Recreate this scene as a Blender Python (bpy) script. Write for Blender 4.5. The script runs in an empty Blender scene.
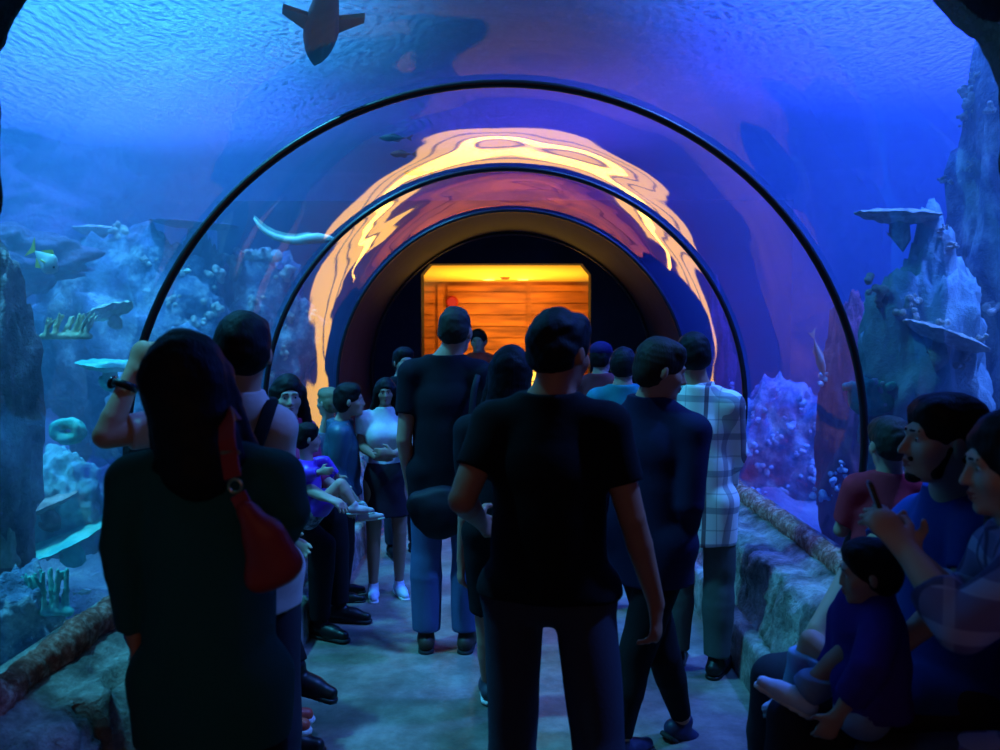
import bpy, bmesh, math, random
import numpy as np
from mathutils import Vector, Matrix, Euler, noise
random.seed(7); np.random.seed(7)
SC = bpy.context.scene
COL = SC.collection
R_ = math.radians

# ------------------------------------------------------------------ camera
CAM_POS = Vector((0.0, 0.0, 1.62)); F_PX = 800.0
cam_d = bpy.data.cameras.new('camera'); cam = bpy.data.objects.new('camera', cam_d); COL.objects.link(cam)
cam.location = CAM_POS
cam.rotation_euler = (R_(90 - 3.22), 0, R_(0.86))
cam_d.sensor_width = 36.0; cam_d.lens = 36.0 * F_PX / 1000.0
cam_d.clip_start = 0.05; cam_d.clip_end = 200
cam_d.dof.use_dof = True; cam_d.dof.focus_distance = 3.9; cam_d.dof.aperture_fstop = 2.8
SC.camera = cam
_M = Euler(cam.rotation_euler).to_matrix()

def P(px, py, Y):
    """world point seen at pixel (px, py) at depth Y along the tunnel"""
    d = _M @ Vector(((px - 500) / F_PX, (375 - py) / F_PX, -1.0))
    return CAM_POS + d * (Y / d.y)

# ------------------------------------------------------------------ world, exposure, lights
w = bpy.data.worlds.new('world'); SC.world = w; w.use_nodes = True
w.node_tree.nodes['Background'].inputs[0].default_value = (0.01, 0.02, 0.08, 1)
w.node_tree.nodes['Background'].inputs[1].default_value = 0.3
SC.view_settings.view_transform = 'Standard'; SC.view_settings.look = 'None'
SC.view_settings.exposure = 0.0; SC.view_settings.gamma = 1.0
SC.view_settings.use_curve_mapping = False
SC.cycles.max_bounces = 8; SC.cycles.diffuse_bounces = 2; SC.cycles.glossy_bounces = 3
SC.cycles.transmission_bounces = 4; SC.cycles.transparent_max_bounces = 16; SC.cycles.volume_bounces = 0
SC.cycles.sample_clamp_indirect = 4.0
SC.cycles.caustics_reflective = False; SC.cycles.caustics_refractive = False

def light(kind, name, loc, target, power, color, size=1.0, size_y=None, spot=None, blend=0.6):
    l = bpy.data.lights.new(name, kind); o = bpy.data.objects.new(name, l); COL.objects.link(o)
    l.energy = power; l.color = color; o.location = loc
    d = Vector(target) - Vector(loc); o.rotation_euler = d.to_track_quat('-Z', 'Y').to_euler()
    if kind == 'AREA':
        l.shape = 'RECTANGLE' if size_y else 'SQUARE'; l.size = size
        if size_y: l.size_y = size_y
    else:
        l.shadow_soft_size = size
    if kind == 'SPOT':
        l.spot_size = R_(spot or 60); l.spot_blend = blend
    return o

TANK_LIGHTS = [
    # x, y, z, tx, ty, tz, power, color, cone
    (-3.6, 2.6, 8.5, -2.7, 3.4, 1.0, 16000, (.08, .66, 1.0), 75),
    (-3.2, 6.0, 8.5, -3.6, 6.8, 1.0, 15000, (.07, .46, 1.0), 75),
    (-5.0, 9.5, 8.5, -4.6, 9.5, 1.0, 22000, (.06, .16, 1.0), 80),
    (-1.0, 4.6, 8.0, -0.8, 5.5, 2.5, 900, (.20, .22, 1.0), 60),
    (2.0, 5.0, 8.0, 2.6, 5.6, 2.5, 7000, (.05, .22, 1.0), 70),
    (4.2, 3.2, 8.5, 3.2, 3.6, 1.0, 21000, (.09, .24, 1.0), 75),
    (4.4, 7.0, 8.5, 4.2, 7.4, 1.0, 30000, (.03, .06, 1.0), 80),
    (0.4, 11.0, 8.0, 0.4, 10.5, 3.0, 6500, (.08, .06, 1.0), 80),
]
for x, y, z, tx, ty, tz, pw, c, cone in TANK_LIGHTS:
    light('SPOT', 'tank_spotlight', (x, y, z), (tx, ty, tz), pw, c, 0.25, spot=cone, blend=1.0)
# the lit hall behind the visitors (dim and warm) and the orange hall ahead
light('AREA', 'entrance_lamp', (0.2, -1.8, 2.4), (0.1, 2.5, 1.0), 4.5, (1.0, .50, .28), 1.2)
light('AREA', 'hall_uplight', (-0.1, 11.2, 1.2), (-0.1, 11.4, 2.4), 100, (1.0, .50, .06), 1.8)
light('AREA', 'hall_wall_wash', (-0.1, 11.0, 2.2), (-0.1, 13.0, 1.2), 8, (1.0, .30, .05), 1.6, 0.3)

# ------------------------------------------------------------------ tagging helpers
def tag(o, label=None, cat=None, group=None, kind=None):
    if label: o['label'] = label
    if cat: o['category'] = cat
    if group: o['group'] = group
    if kind: o['kind'] = kind
    return o
def struct(o): o['kind'] = 'structure'; return o
def empty(name, loc=(0, 0, 0), rz=0.0):
    o = bpy.data.objects.new(name, None); COL.objects.link(o); o.location = loc; o.rotation_euler = (0, 0, rz)
    o.empty_display_size = 0.1
    return o
def mesh_obj(name, verts, faces, mat=None, parent=None, smooth=True):
    me = bpy.data.meshes.new(name)
    if isinstance(verts, np.ndarray): verts = verts.astype(float).tolist()
    if isinstance(faces, np.ndarray): faces = faces.tolist()
    me.from_pydata(verts, [], faces); me.update()
    if smooth: me.polygons.foreach_set('use_smooth', [True] * len(me.polygons))
    if mat: me.materials.append(mat)
    o = bpy.data.objects.new(name, me); COL.objects.link(o)
    if parent: o.parent = parent
    return o
def recalc(o):
    bm = bmesh.new(); bm.from_mesh(o.data); bmesh.ops.recalc_face_normals(bm, faces=bm.faces); bm.to_mesh(o.data); bm.free()
    return o
def box(name, lo, hi, mat=None, parent=None, bevel=0.0):
    bm = bmesh.new(); bmesh.ops.create_cube(bm, size=1)
    for v in bm.verts:
        v.co = Vector([(lo[i] + hi[i]) / 2 + v.co[i] * (hi[i] - lo[i]) for i in range(3)])
    if bevel: bmesh.ops.bevel(bm, geom=bm.edges[:], offset=bevel, segments=2, affect='EDGES')
    me = bpy.data.meshes.new(name); bm.to_mesh(me); bm.free()
    if mat: me.materials.append(mat)
    o = bpy.data.objects.new(name, me); COL.objects.link(o)
    if parent: o.parent = parent
    return o
def tube(name, pts, rad, mat=None, parent=None, seg=10, closed=False, flat=None):
    """tube along points; rad is a number or a list"""
    pts = [Vector(p) for p in pts]; n = len(pts)
    rads = rad if hasattr(rad, '__len__') else [rad] * n
    V = []; Fc = []; up = Vector((0, 0, 1))
    prev = None
    for i, p in enumerate(pts):
        a = pts[(i - 1) % n] if (closed or i > 0) else p; b = pts[(i + 1) % n] if (closed or i < n - 1) else p
        t = (b - a).normalized()
        if prev is None:
            u = t.cross(up);
            if u.length < 1e-3: u = t.cross(Vector((1, 0, 0)))
        else: u = prev - t * prev.dot(t)
        u.normalize(); prev = u; v = t.cross(u)
        for k in range(seg):
            an = 2 * math.pi * k / seg
            V.append(p + (u * math.cos(an) + v * math.sin(an) * (flat or 1.0)) * rads[i])
    m = n if closed else n - 1
    for i in range(m):
        for k in range(seg):
            j = (i + 1) % n
            Fc.append((i * seg + k, i * seg + (k + 1) % seg, j * seg + (k + 1) % seg, j * seg + k))
    if not closed:
        Fc.append(tuple(range(seg))[::-1]); Fc.append(tuple((n - 1) * seg + k for k in range(seg)))
    return recalc(mesh_obj(name, [tuple(v) for v in V], Fc, mat, parent))

# ------------------------------------------------------------------ materials
def mat_new(name):
    m = bpy.data.materials.new(name); m.use_nodes = True; nt = m.node_tree; nt.nodes.clear()
    out = nt.nodes.new('ShaderNodeOutputMaterial'); return m, nt, out
def N(nt, t, **kw):
    n = nt.nodes.new(t)
    for k, v in kw.items():
        if k == 'inp':
            for a, b in v.items(): n.inputs[a].default_value = b
        else: setattr(n, k, v)
    return n
def rgba(c): return (c[0], c[1], c[2], 1.0)
def fabric(name, col, rough=0.9, var=0.12, scale=60, bump=0.25, spec=0.15):
    m, nt, out = mat_new(name)
    b = N(nt, 'ShaderNodeBsdfPrincipled', inp={'Roughness': rough, 'Specular IOR Level': spec})
    tc = N(nt, 'ShaderNodeTexCoord'); nz = N(nt, 'ShaderNodeTexNoise', inp={'Scale': scale, 'Detail': 3.0})
    cr = N(nt, 'ShaderNodeMixRGB', blend_type='MULTIPLY', inp={0: 1.0, 1: rgba(col)})
    rm = N(nt, 'ShaderNodeMapRange', inp={'To Min': 1 - var, 'To Max': 1 + var})
    bp = N(nt, 'ShaderNodeBump', inp={'Strength': bump, 'Distance': 0.003})
    L = nt.links.new
    L(tc.outputs['Object'], nz.inputs['Vector']); L(nz.outputs[0], rm.inputs[0]); L(rm.outputs[0], cr.inputs[2])
    L(cr.outputs[0], b.inputs['Base Color']); L(nz.outputs[0], bp.inputs['Height']); L(bp.outputs[0], b.inputs['Normal'])
    L(b.outputs[0], out.inputs[0]); return m
def rock_mat(name, cols, scale=3.0, rough=0.85, bump=0.5, dist=0.03, detail=8.0, fine=14.0):
    m, nt, out = mat_new(name); L = nt.links.new
    b = N(nt, 'ShaderNodeBsdfPrincipled', inp={'Roughness': rough, 'Specular IOR Level': 0.25})
    tc = N(nt, 'ShaderNodeTexCoord'); nz = N(nt, 'ShaderNodeTexNoise', inp={'Scale': scale, 'Detail': detail, 'Roughness': 0.65})
    cr = N(nt, 'ShaderNodeValToRGB'); e = cr.color_ramp.elements
    e[0].position = 0.3; e[0].color = rgba(cols[0]); e[1].position = 0.7; e[1].color = rgba(cols[-1])
    for i, c in enumerate(cols[1:-1]):
        el = e.new(0.3 + 0.4 * (i + 1) / (len(cols) - 1)); el.color = rgba(c)
    n2 = N(nt, 'ShaderNodeTexNoise', inp={'Scale': fine, 'Detail': 6.0, 'Roughness': 0.7})
    ad = N(nt, 'ShaderNodeMath', operation='ADD')
    bp = N(nt, 'ShaderNodeBump', inp={'Strength': bump, 'Distance': dist})
    L(tc.outputs['Object'], nz.inputs['Vector']); L(tc.outputs['Object'], n2.inputs['Vector'])
    mx = N(nt, 'ShaderNodeMath', operation='MULTIPLY_ADD', inp={1: 0.35, 2: -0.17}); L(n2.outputs[0], mx.inputs[0])
    L(nz.outputs[0], ad.inputs[0]); L(mx.outputs[0], ad.inputs[1]); L(ad.outputs[0], cr.inputs[0])
    L(cr.outputs[0], b.inputs['Base Color']); L(n2.outputs[0], bp.inputs['Height']); L(bp.outputs[0], b.inputs['Normal'])
    L(b.outputs[0], out.inputs[0]); return m
def plain(name, col, rough=0.6, spec=0.3, metal=0.0):
    m, nt, out = mat_new(name)
    b = N(nt, 'ShaderNodeBsdfPrincipled', inp={'Base Color': rgba(col), 'Roughness': rough, 'Specular IOR Level': spec, 'Metallic': metal})
    nt.links.new(b.outputs[0], out.inputs[0]); return m
def emis(name, col, s):
    m, nt, out = mat_new(name); e = N(nt, 'ShaderNodeEmission', inp={'Color': rgba(col), 'Strength': s})
    nt.links.new(e.outputs[0], out.inputs[0]); return m

M_floor = rock_mat('worn_concrete', [(.08, .065, .05), (.17, .14, .11), (.30, .25, .20)], 2.6, 0.5, 0.4, 0.01)
M_bench = rock_mat('grey_stone', [(.05, .045, .04), (.26, .23, .20), (.60, .54, .48)], 5.5, 0.75, 1.0, 0.03, fine=26)
M_rim = rock_mat('encrusted_rim', [(.20, .05, .04), (.55, .20, .15), (.95, .62, .50)], 26, 0.9, 1.0, 0.02, fine=60)
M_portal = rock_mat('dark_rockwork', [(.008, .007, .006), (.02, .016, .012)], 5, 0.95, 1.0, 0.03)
M_ring = plain('black_rubber_seal', (.004, .004, .006), 0.35, 0.5)
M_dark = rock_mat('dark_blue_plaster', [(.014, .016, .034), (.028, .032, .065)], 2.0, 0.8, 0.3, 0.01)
M_tankrock = rock_mat('tank_rockwork', [(.06, .07, .12), (.24, .24, .32), (.55, .55, .55)], 1.1, 0.9, 1.0, 0.12, fine=5)
M_reef = rock_mat('reef_rock', [(.12, .09, .13), (.48, .38, .42), (.95, .90, .85)], 2.4, 0.9, 1.0, 0.06, fine=11)
M_pale = rock_mat('pale_coral', [(.35, .35, .30), (.85, .85, .75)], 14, 0.9, 1.0, 0.02, fine=40)

# acrylic: thin clear sheet with Fresnel mirror
def acrylic_mat():
    m, nt, out = mat_new('clear_acrylic'); L = nt.links.new
    fr = N(nt, 'ShaderNodeFresnel', inp={'IOR': 1.5}); tr = N(nt, 'ShaderNodeBsdfTransparent', inp={'Color': (.93, .97, 1.0, 1)})
    gl = N(nt, 'ShaderNodeBsdfGlossy', inp={'Color': (1, 1, 1, 1), 'Roughness': 0.02})
    tc = N(nt, 'ShaderNodeTexCoord'); nz = N(nt, 'ShaderNodeTexNoise', inp={'Scale': 1.3, 'Detail': 1.0})
    mp = N(nt, 'ShaderNodeMapping', inp={'Scale': (1.0, 0.9, 1.0)})
    bp = N(nt, 'ShaderNodeBump', inp={'Strength': 0.40, 'Distance': 0.03})
    mx = N(nt, 'ShaderNodeMixShader')
    L(tc.outputs['Object'], mp.inputs[0]); L(mp.outputs[0], nz.inputs['Vector']); L(nz.outputs[0], bp.inputs['Height']); L(bp.outputs[0], gl.inputs['Normal'])
    L(fr.outputs[0], mx.inputs[0]); L(tr.outputs[0], mx.inputs[1]); L(gl.outputs[0], mx.inputs[2]); L(mx.outputs[0], out.inputs[0])
    return m
M_acr = acrylic_mat()

# ------------------------------------------------------------------ tunnel
CZ, RT, A0 = 1.12, 1.55, R_(-18)
RING_Y = [2.1, 3.44, 5.23, 7.02, 8.72]
END_Y = 9.0
def arc_pts(r, n=64, a0=A0):
    return [(r * math.cos(a), CZ + r * math.sin(a)) for a in np.linspace(a0, math.pi - a0, n)]
def sheet(name, prof, ys, mat, flip=False):
    V = []; Fc = []; n = len(prof)
    for y in ys:
        for (x, z) in prof: V.append((x, y, z))
    for j in range(len(ys) - 1):
        for i in range(n - 1):
            q = (j * n + i, j * n + i + 1, (j + 1) * n + i + 1, (j + 1) * n + i)
            Fc.append(q[::-1] if flip else q)
    return mesh_obj(name, V, Fc, mat)
for i in range(3):
    y0, y1 = ([1.6] + RING_Y[1:])[i], RING_Y[i + 1]
    o = struct(sheet('window_%d' % (i + 1), arc_pts(RT), np.linspace(y0, y1, 12), M_acr))
for i, y in enumerate(RING_Y[1:]):
    pts = [(x, y + (.11 * x - .05 * x * x if i < 2 else 0), z) for x, z in arc_pts(RT - 0.012, 72)]   # the first seams run slightly askew
    struct(tube('trim_%d' % (i + 1), pts, 0.017 if i < 3 else 0.014, M_ring, seg=10))
# opaque last stretch and end wall with opening
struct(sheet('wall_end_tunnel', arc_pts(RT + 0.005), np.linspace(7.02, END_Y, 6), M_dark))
DX0, DX1, DZ = -1.02, 0.88, 2.36
def end_wall():
    prof = [(x, z) for x, z in arc_pts(RT + 0.3, 64, R_(-50))]
    bm = bmesh.new()
    outer = [bm.verts.new((x, END_Y, z)) for x, z in prof]
    inner = [bm.verts.new((x, END_Y, z)) for x, z in [(DX0, 0), (DX0, DZ - 0.12), (DX0 + 0.10, DZ), (DX1 - .10, DZ), (DX1, DZ - 0.12), (DX1, 0)]]
    a = outer[::-1]  # left base .. right base
    loop = a + inner[::-1]
    f = bm.faces.new(loop)
    r = bmesh.ops.extrude_face_region(bm, geom=[f])
    for v in [e for e in r['geom'] if isinstance(e, bmesh.types.BMVert)]: v.co.y += 0.25
    bmesh.ops.triangulate(bm, faces=bm.faces[:]); bmesh.ops.recalc_face_normals(bm, faces=bm.faces)
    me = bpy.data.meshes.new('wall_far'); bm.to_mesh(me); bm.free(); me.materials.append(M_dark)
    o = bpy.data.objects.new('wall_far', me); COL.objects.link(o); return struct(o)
end_wall()

# floor of the walkway
def grid_obj(name, x0, x1, y0, y1, nx, ny, zf, mat):
    xs = np.linspace(x0, x1, nx); ys = np.linspace(y0, y1, ny)
    V = [(x, y, zf(x, y)) for y in ys for x in xs]
    Fc = [(j * nx + i, j * nx + i + 1, (j + 1) * nx + i + 1, (j + 1) * nx + i) for j in range(ny - 1) for i in range(nx - 1)]
    return mesh_obj(name, V, Fc, mat)
struct(box('floor', (-1.5, -2.5, -0.1), (1.5, 13.0, 0.0), M_floor))
# stone benches with a ledge, block joints and worn edges
def bench(side):
    prof = [(1.06, -0.02), (1.065, .06), (1.07, .14), (1.075, .19), (1.085, .215), (1.11, .222), (1.135, .223), (1.14, .20), (1.155, .215), (1.165, .235),
            (1.172, .26), (1.178, .30), (1.184, .34), (1.19, .38), (1.196, .42), (1.203, .46), (1.213, .50), (1.235, .522), (1.26, .527),
            (1.29, .527), (1.32, .525), (1.345, .522), (1.36, .535), (1.40, .555), (1.45, .565), (1.60, .57), (1.60, -.02)]
    ys = np.arange(0.2, 9.0, 0.0125); V = []; n = len(prof); rnd = random.Random(3 if side > 0 else 5)
    joints = []; y = -0.5
    while y < 9: joints.append(y); y += rnd.uniform(.34, .62)
    jn = np.array(joints)
    for y in ys:
        dj = np.abs(jn - y).min(); k = int(np.searchsorted(jn, y))
        for i, (x, z) in enumerate(prof):
            dx = dz = 0.0
            face = 1 if 9 <= i <= 18 else 0
            nn = noise.fractal(Vector((x * 3, y * 4, z * 6 + side * 9)), 0.8, 2.1, 5)
            if face:
                dx += 0.030 * nn + 0.018 * math.sin(k * 7.3 + side)
                dx += 0.018 * noise.noise(Vector((x * 14, y * 13, z * 16)))
                if dj < 0.02: dx += 0.05 * (1 - (dj / 0.02) ** 2)
                if i >= 15:
                    e = max(0, noise.noise(Vector((y * 5.0, side * 4, i * .15)))) ** 0.8
                    dz -= 0.09 * e; dx += 0.05 * e
                if i in (11, 12) : dx += 0.02 * (noise.noise(Vector((y * 8, 3, side))) + .3)
            elif 18 < i < 22: dz += 0.008 * nn - (0.012 if dj < 0.02 else 0)
            elif i < 9: dx += 0.004 * nn; dz += 0.003 * nn if i > 3 else 0
            V.append((side * (x + dx), float(y), z + dz))
    Fc = []
    for j in range(len(ys) - 1):
        for i in range(n - 1):
            q = (j * n + i, j * n + i + 1, (j + 1) * n + i + 1, (j + 1) * n + i)
            Fc.append(q[::-1] if side > 0 else q)
    o = mesh_obj('wall_right' if side > 0 else 'wall_left', V, Fc, M_bench)
    return struct(recalc(o))
bench(1); bench(-1)
def rim(side):
    ys = np.arange(1.2, 7.3, 0.012); m = 12; V = []; Fc = []
    for y in ys:
        for k in range(m):
            a = math.pi * 2 * k / m
            nn = noise.fractal(Vector((math.cos(a) * .3 + side * 3, y * 9, math.sin(a) * .3)), .7, 2.2, 4)
            r = 0.056 + 0.020 * nn + .010 * noise.noise(Vector((math.cos(a) * 2, y * 45, math.sin(a) * 2)))
            V.append((side * (1.455 + r * math.cos(a) * 0.8), float(y), .585 + r * math.sin(a) * 1.1))
    for j in range(len(ys) - 1):
        for k in range(m):
            Fc.append((j * m + k, j * m + (k + 1) % m, (j + 1) * m + (k + 1) % m, (j + 1) * m + k))
    o = recalc(mesh_obj('trim_%d' % (5 if side < 0 else 6), V, Fc, M_rim)); return struct(o)
rim(1); rim(-1)

# rock portal the picture is taken from
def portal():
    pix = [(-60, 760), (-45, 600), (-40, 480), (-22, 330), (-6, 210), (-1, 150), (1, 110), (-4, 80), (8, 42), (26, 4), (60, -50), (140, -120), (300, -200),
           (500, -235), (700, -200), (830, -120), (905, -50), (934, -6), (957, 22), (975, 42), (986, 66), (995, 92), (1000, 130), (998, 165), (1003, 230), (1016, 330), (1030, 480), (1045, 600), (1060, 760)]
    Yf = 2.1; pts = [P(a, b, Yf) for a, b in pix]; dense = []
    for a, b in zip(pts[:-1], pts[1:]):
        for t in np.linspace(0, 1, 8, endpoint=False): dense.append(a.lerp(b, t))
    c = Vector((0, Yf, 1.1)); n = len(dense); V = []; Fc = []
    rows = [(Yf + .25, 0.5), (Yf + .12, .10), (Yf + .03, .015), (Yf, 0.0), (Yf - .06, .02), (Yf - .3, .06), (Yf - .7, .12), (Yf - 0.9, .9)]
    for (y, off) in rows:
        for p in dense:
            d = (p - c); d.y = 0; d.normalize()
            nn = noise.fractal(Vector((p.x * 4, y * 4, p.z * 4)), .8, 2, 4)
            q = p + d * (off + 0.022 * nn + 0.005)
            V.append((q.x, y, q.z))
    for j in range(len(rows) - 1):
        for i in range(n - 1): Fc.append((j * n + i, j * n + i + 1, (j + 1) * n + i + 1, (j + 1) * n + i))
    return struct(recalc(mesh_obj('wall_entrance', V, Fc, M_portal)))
portal()

# ------------------------------------------------------------------ orange hall beyond
def hall():
    def wood():
        m, nt, out = mat_new('orange_timber'); L = nt.links.new
        b = N(nt, 'ShaderNodeBsdfPrincipled', inp={'Roughness': .55})
        tc = N(nt, 'ShaderNodeTexCoord'); mp = N(nt, 'ShaderNodeMapping', inp={'Scale': (0.6, 1, 5.0)})
        nz = N(nt, 'ShaderNodeTexNoise', inp={'Scale': 2.2, 'Detail': 5.0}); cr = N(nt, 'ShaderNodeValToRGB'); e = cr.color_ramp.elements
        e[0].position = .3; e[0].color = (.14, .035, .01, 1); e[1].position = .7; e[1].color = (.50, .17, .03, 1)
        L(tc.outputs['Object'], mp.inputs[0]); L(mp.outputs[0], nz.inputs['Vector']); L(nz.outputs[0], cr.inputs[0]); L(cr.outputs[0], b.inputs['Base Color']); L(b.outputs[0], out.inputs[0]); return m
    MW = wood(); MC = plain('cream_ceiling', (.85, .62, .16), .8)
    ys0, y1 = 9.42, 13.0
    # back wall of horizontal planks in three bays
    V = []; Fc = []
    def add(lo, hi):
        b = len(V)
        for x in (lo[0], hi[0]):
            for y in (lo[1], hi[1]):
                for z in (lo[2], hi[2]): V.append((x, y, z))
        for q in ((0, 1, 3, 2), (4, 6, 7, 5), (0, 4, 5, 1), (2, 3, 7, 6), (0, 2, 6, 4), (1, 5, 7, 3)): Fc.append(tuple(b + k for k in q))
    add((-2.6, y1, -.1), (2.4, y1 + .1, 3))
    z = 0.02
    while z < 2.3:
        h = .185
        for (a, b_) in ((-2.5, -1.25), (-1.05, .22), (.30, 2.3)):
            add((a + random.uniform(0, .01), y1 - .04 - random.uniform(0, .03), z), (b_, y1, min(z + h - .014, 2.34)))
        z += h
    add((-1.2, y1 - .08, 0), (-1.1, y1, 2.36))
    o = mesh_obj('wall_hall', V, Fc, MW, smooth=False); struct(recalc(o))
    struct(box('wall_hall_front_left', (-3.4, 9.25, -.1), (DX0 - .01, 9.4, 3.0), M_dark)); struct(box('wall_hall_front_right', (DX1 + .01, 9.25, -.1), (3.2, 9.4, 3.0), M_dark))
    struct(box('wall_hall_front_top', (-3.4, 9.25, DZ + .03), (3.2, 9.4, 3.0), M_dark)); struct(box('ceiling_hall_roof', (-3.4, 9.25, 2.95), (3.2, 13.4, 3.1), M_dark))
    struct(box('wall_hall_left', (-2.7, ys0, -.1), (-2.5, y1, 2.9), MW)); struct(box('wall_hall_right', (2.3, ys0, -.1), (2.5, y1, 2.9), MW))
    struct(box('ceiling', (-2.7, ys0 - .0, 2.40), (2.5, y1 + .1, 2.5), MC))
    for i, (px) in enumerate((489, 523)):
        p = P(px, 283, 12.3); t = empty('recessed_downlight', (p.x, 12.3, 2.398))
        tag(t, ('left' if i == 0 else 'right') + ' bright recessed spotlight in the yellow hall ceiling', 'ceiling light')
        tube('trim_ring', [(.085 * math.cos(a), .085 * math.sin(a), -.004) for a in np.linspace(0, 2 * math.pi, 24, endpoint=False)], .012, plain('white_trim', (.8, .7, .5)), t, 8, True)
        V2 = [(0, 0, -.006)] + [(.075 * math.cos(a), .075 * math.sin(a), -.004) for a in np.linspace(0, 2 * math.pi, 20, endpoint=False)]
        mesh_obj('lens', V2, [(0, 1 + k, 1 + (k + 1) % 20) for k in range(20)], emis('lamp_glow', (1, .85, .4), 6), t)
    p = P(505, 279.5, 11.9); t = tube('smoke_detector', [(p.x, p.y, 2.40), (p.x, p.y, 2.385), (p.x, p.y, 2.365)], [.07, .07, .045], plain('brown_plastic', (.2, .08, .03)), seg=20)
    tag(t, 'small dark round smoke detector on the yellow hall ceiling', 'smoke detector')
    p = P(452, 302, 12.85); t = empty('red_light', p)
    tag(t, 'small red glowing round light on the orange timber wall', 'light')
    tube('housing', [(0, .06, 0), (0, 0, 0)], [.10, .10], plain('red_plastic', (.3, .02, .01)), t, 18)
    tube('lens', [(0, 0, 0), (0, -.02, 0), (0, -.035, 0)], [.075, .07, .04], emis('red_glow', (.9, .05, .02), 0.7), t, 18)
hall()
def reflection_glow_stand():  # unseen glowing stand, added and sized to give the orange reflection in the dome
    t = empty('added_glow_stand', (0.02, 12.6, 0)); tag(t, 'added amber glowing panels on a stand in the orange hall, for the dome reflection', 'added_glow_stand'); wd = plain('dark_timber', (.10, .035, .01), .5)
    box('glow_stand_body', (-.75, 0, 0), (.75, .3, 1.10), wd, t, .01); box('glow_stand_top', (-.80, -.06, 1.10), (.80, .34, 1.15), wd, t, .008)
    g = emis('amber_reflection_glow', (1.0, .50, .05), 3.0)
    for k, (a, b) in enumerate(((.58, .68), (.70, .80), (.82, .96), (.98, 1.08))): box('reflection_glow_panel', (-.40 - .03 * (k % 2), -.012, a), (.40, 0.0, b), g, t)
reflection_glow_stand()
light('POINT', 'downlight_lamp', (-0.35, 12.2, 2.2), (0, 0, 0), 8, (1, .5, .12), .06)
light('POINT', 'downlight_lamp', (0.2, 12.2, 2.2), (0, 0, 0), 8, (1, .5, .12), .06)

# ------------------------------------------------------------------ the tank: water, its surface, far rockwork
WZ = 4.3
def tank():
    # water surface: real ripples
    nx, ny = 300, 330; xs = np.linspace(-7, 7, nx); ys = np.linspace(-1, 14.5, ny)
    V = []
    for y in ys:
        for x in xs:
            q = Vector((x * 1.6, y * 1.6, 0))
            wv = noise.noise(q * .5) * 1.2
            z = .020 * noise.noise(Vector((x * 2.2 + wv, y * 2.2 - wv, .3))) + .012 * noise.noise(Vector((x * 6 + wv * 2, y * 6, 4.3)))
            V.append((x, y, WZ + z))
    Fc = [(j * nx + i, (j + 1) * nx + i, (j + 1) * nx + i + 1, j * nx + i + 1) for j in range(ny - 1) for i in range(nx - 1)]
    m, nt, out = mat_new('rippled_water_surface'); L = nt.links.new
    tr = N(nt, 'ShaderNodeBsdfTransparent', inp={'Color': (.75, .9, 1, 1)}); tl = N(nt, 'ShaderNodeBsdfTranslucent', inp={'Color': (.27, .34, .46, 1)})
    gl = N(nt, 'ShaderNodeBsdfGlossy', inp={'Color': (.8, .9, 1, 1), 'Roughness': .12})
    m1 = N(nt, 'ShaderNodeMixShader', inp={0: .55}); m2 = N(nt, 'ShaderNodeMixShader', inp={0: .35})
    tc = N(nt, 'ShaderNodeTexCoord'); wv = N(nt, 'ShaderNodeTexWave', inp={'Scale': 2.4, 'Distortion': 10.0, 'Detail': 3.0, 'Detail Scale': 1.6})
    bp = N(nt, 'ShaderNodeBump', inp={'Strength': 1.0, 'Distance': .16})
    L(tc.outputs['Object'], wv.inputs['Vector']); L(wv.outputs['Fac'], bp.inputs['Height'])
    L(bp.outputs[0], tl.inputs['Normal']); L(bp.outputs[0], gl.inputs['Normal'])
    L(tr.outputs[0], m1.inputs[1]); L(tl.outputs[0], m1.inputs[2]); L(m1.outputs[0], m2.inputs[1]); L(gl.outputs[0], m2.inputs[2]); L(m2.outputs[0], out.inputs[0])
    struct(mesh_obj('water_surface', V, Fc, m))
    # rock walls round the tank
    def wall(name, f, nu, nv):
        V = []; Fc = []
        for j in range(nv):
            for i in range(nu): V.append(f(i / (nu - 1), j / (nv - 1)))
        Fc = [(j * nu + i, j * nu + i + 1, (j + 1) * nu + i + 1, (j + 1) * nu + i) for j in range(nv - 1) for i in range(nu - 1)]
        return struct(recalc(mesh_obj(name, V, Fc, M_tankrock)))
    def nz(p, s, a): return a * noise.fractal(Vector(p) * s, .8, 2.1, 6)
    for side, nm in ((-1, 'wall_tank_left'), (1, 'wall_tank_right')):
        def f(u, v, side=side):
            y = -1 + 15.5 * u; z = -.2 + 4.9 * v; d = nz((side * 5, y, z), .5, 1.1) + nz((side * 5, y, z), 1.9, .25)
            return (side * (6.0 + d * .9 + .5 * v), y, z)
        wall(nm, f, 240, 80)
    wall('wall_tank_far', lambda u, v: (-7 + 14 * u, 13.6 + nz((-7 + 14 * u, 3, 4.9 * v), .6, .9) + 0.2 * v, -.2 + 4.9 * v), 200, 70)
    def gf(x, y): return 0.05 + .25 * noise.fractal(Vector((x * .8, y * .8, 2)), .8, 2, 5) + max(0, abs(x) - 2.5) * .12
    for side, nm in ((-1, 'floor_tank_left'), (1, 'floor_tank_right')):
        a, b = (-7, -1.62) if side < 0 else (1.62, 7)
        struct(grid_obj(nm, a, b, -1, 14, 70, 150, gf, M_tankrock))
tank()
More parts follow.
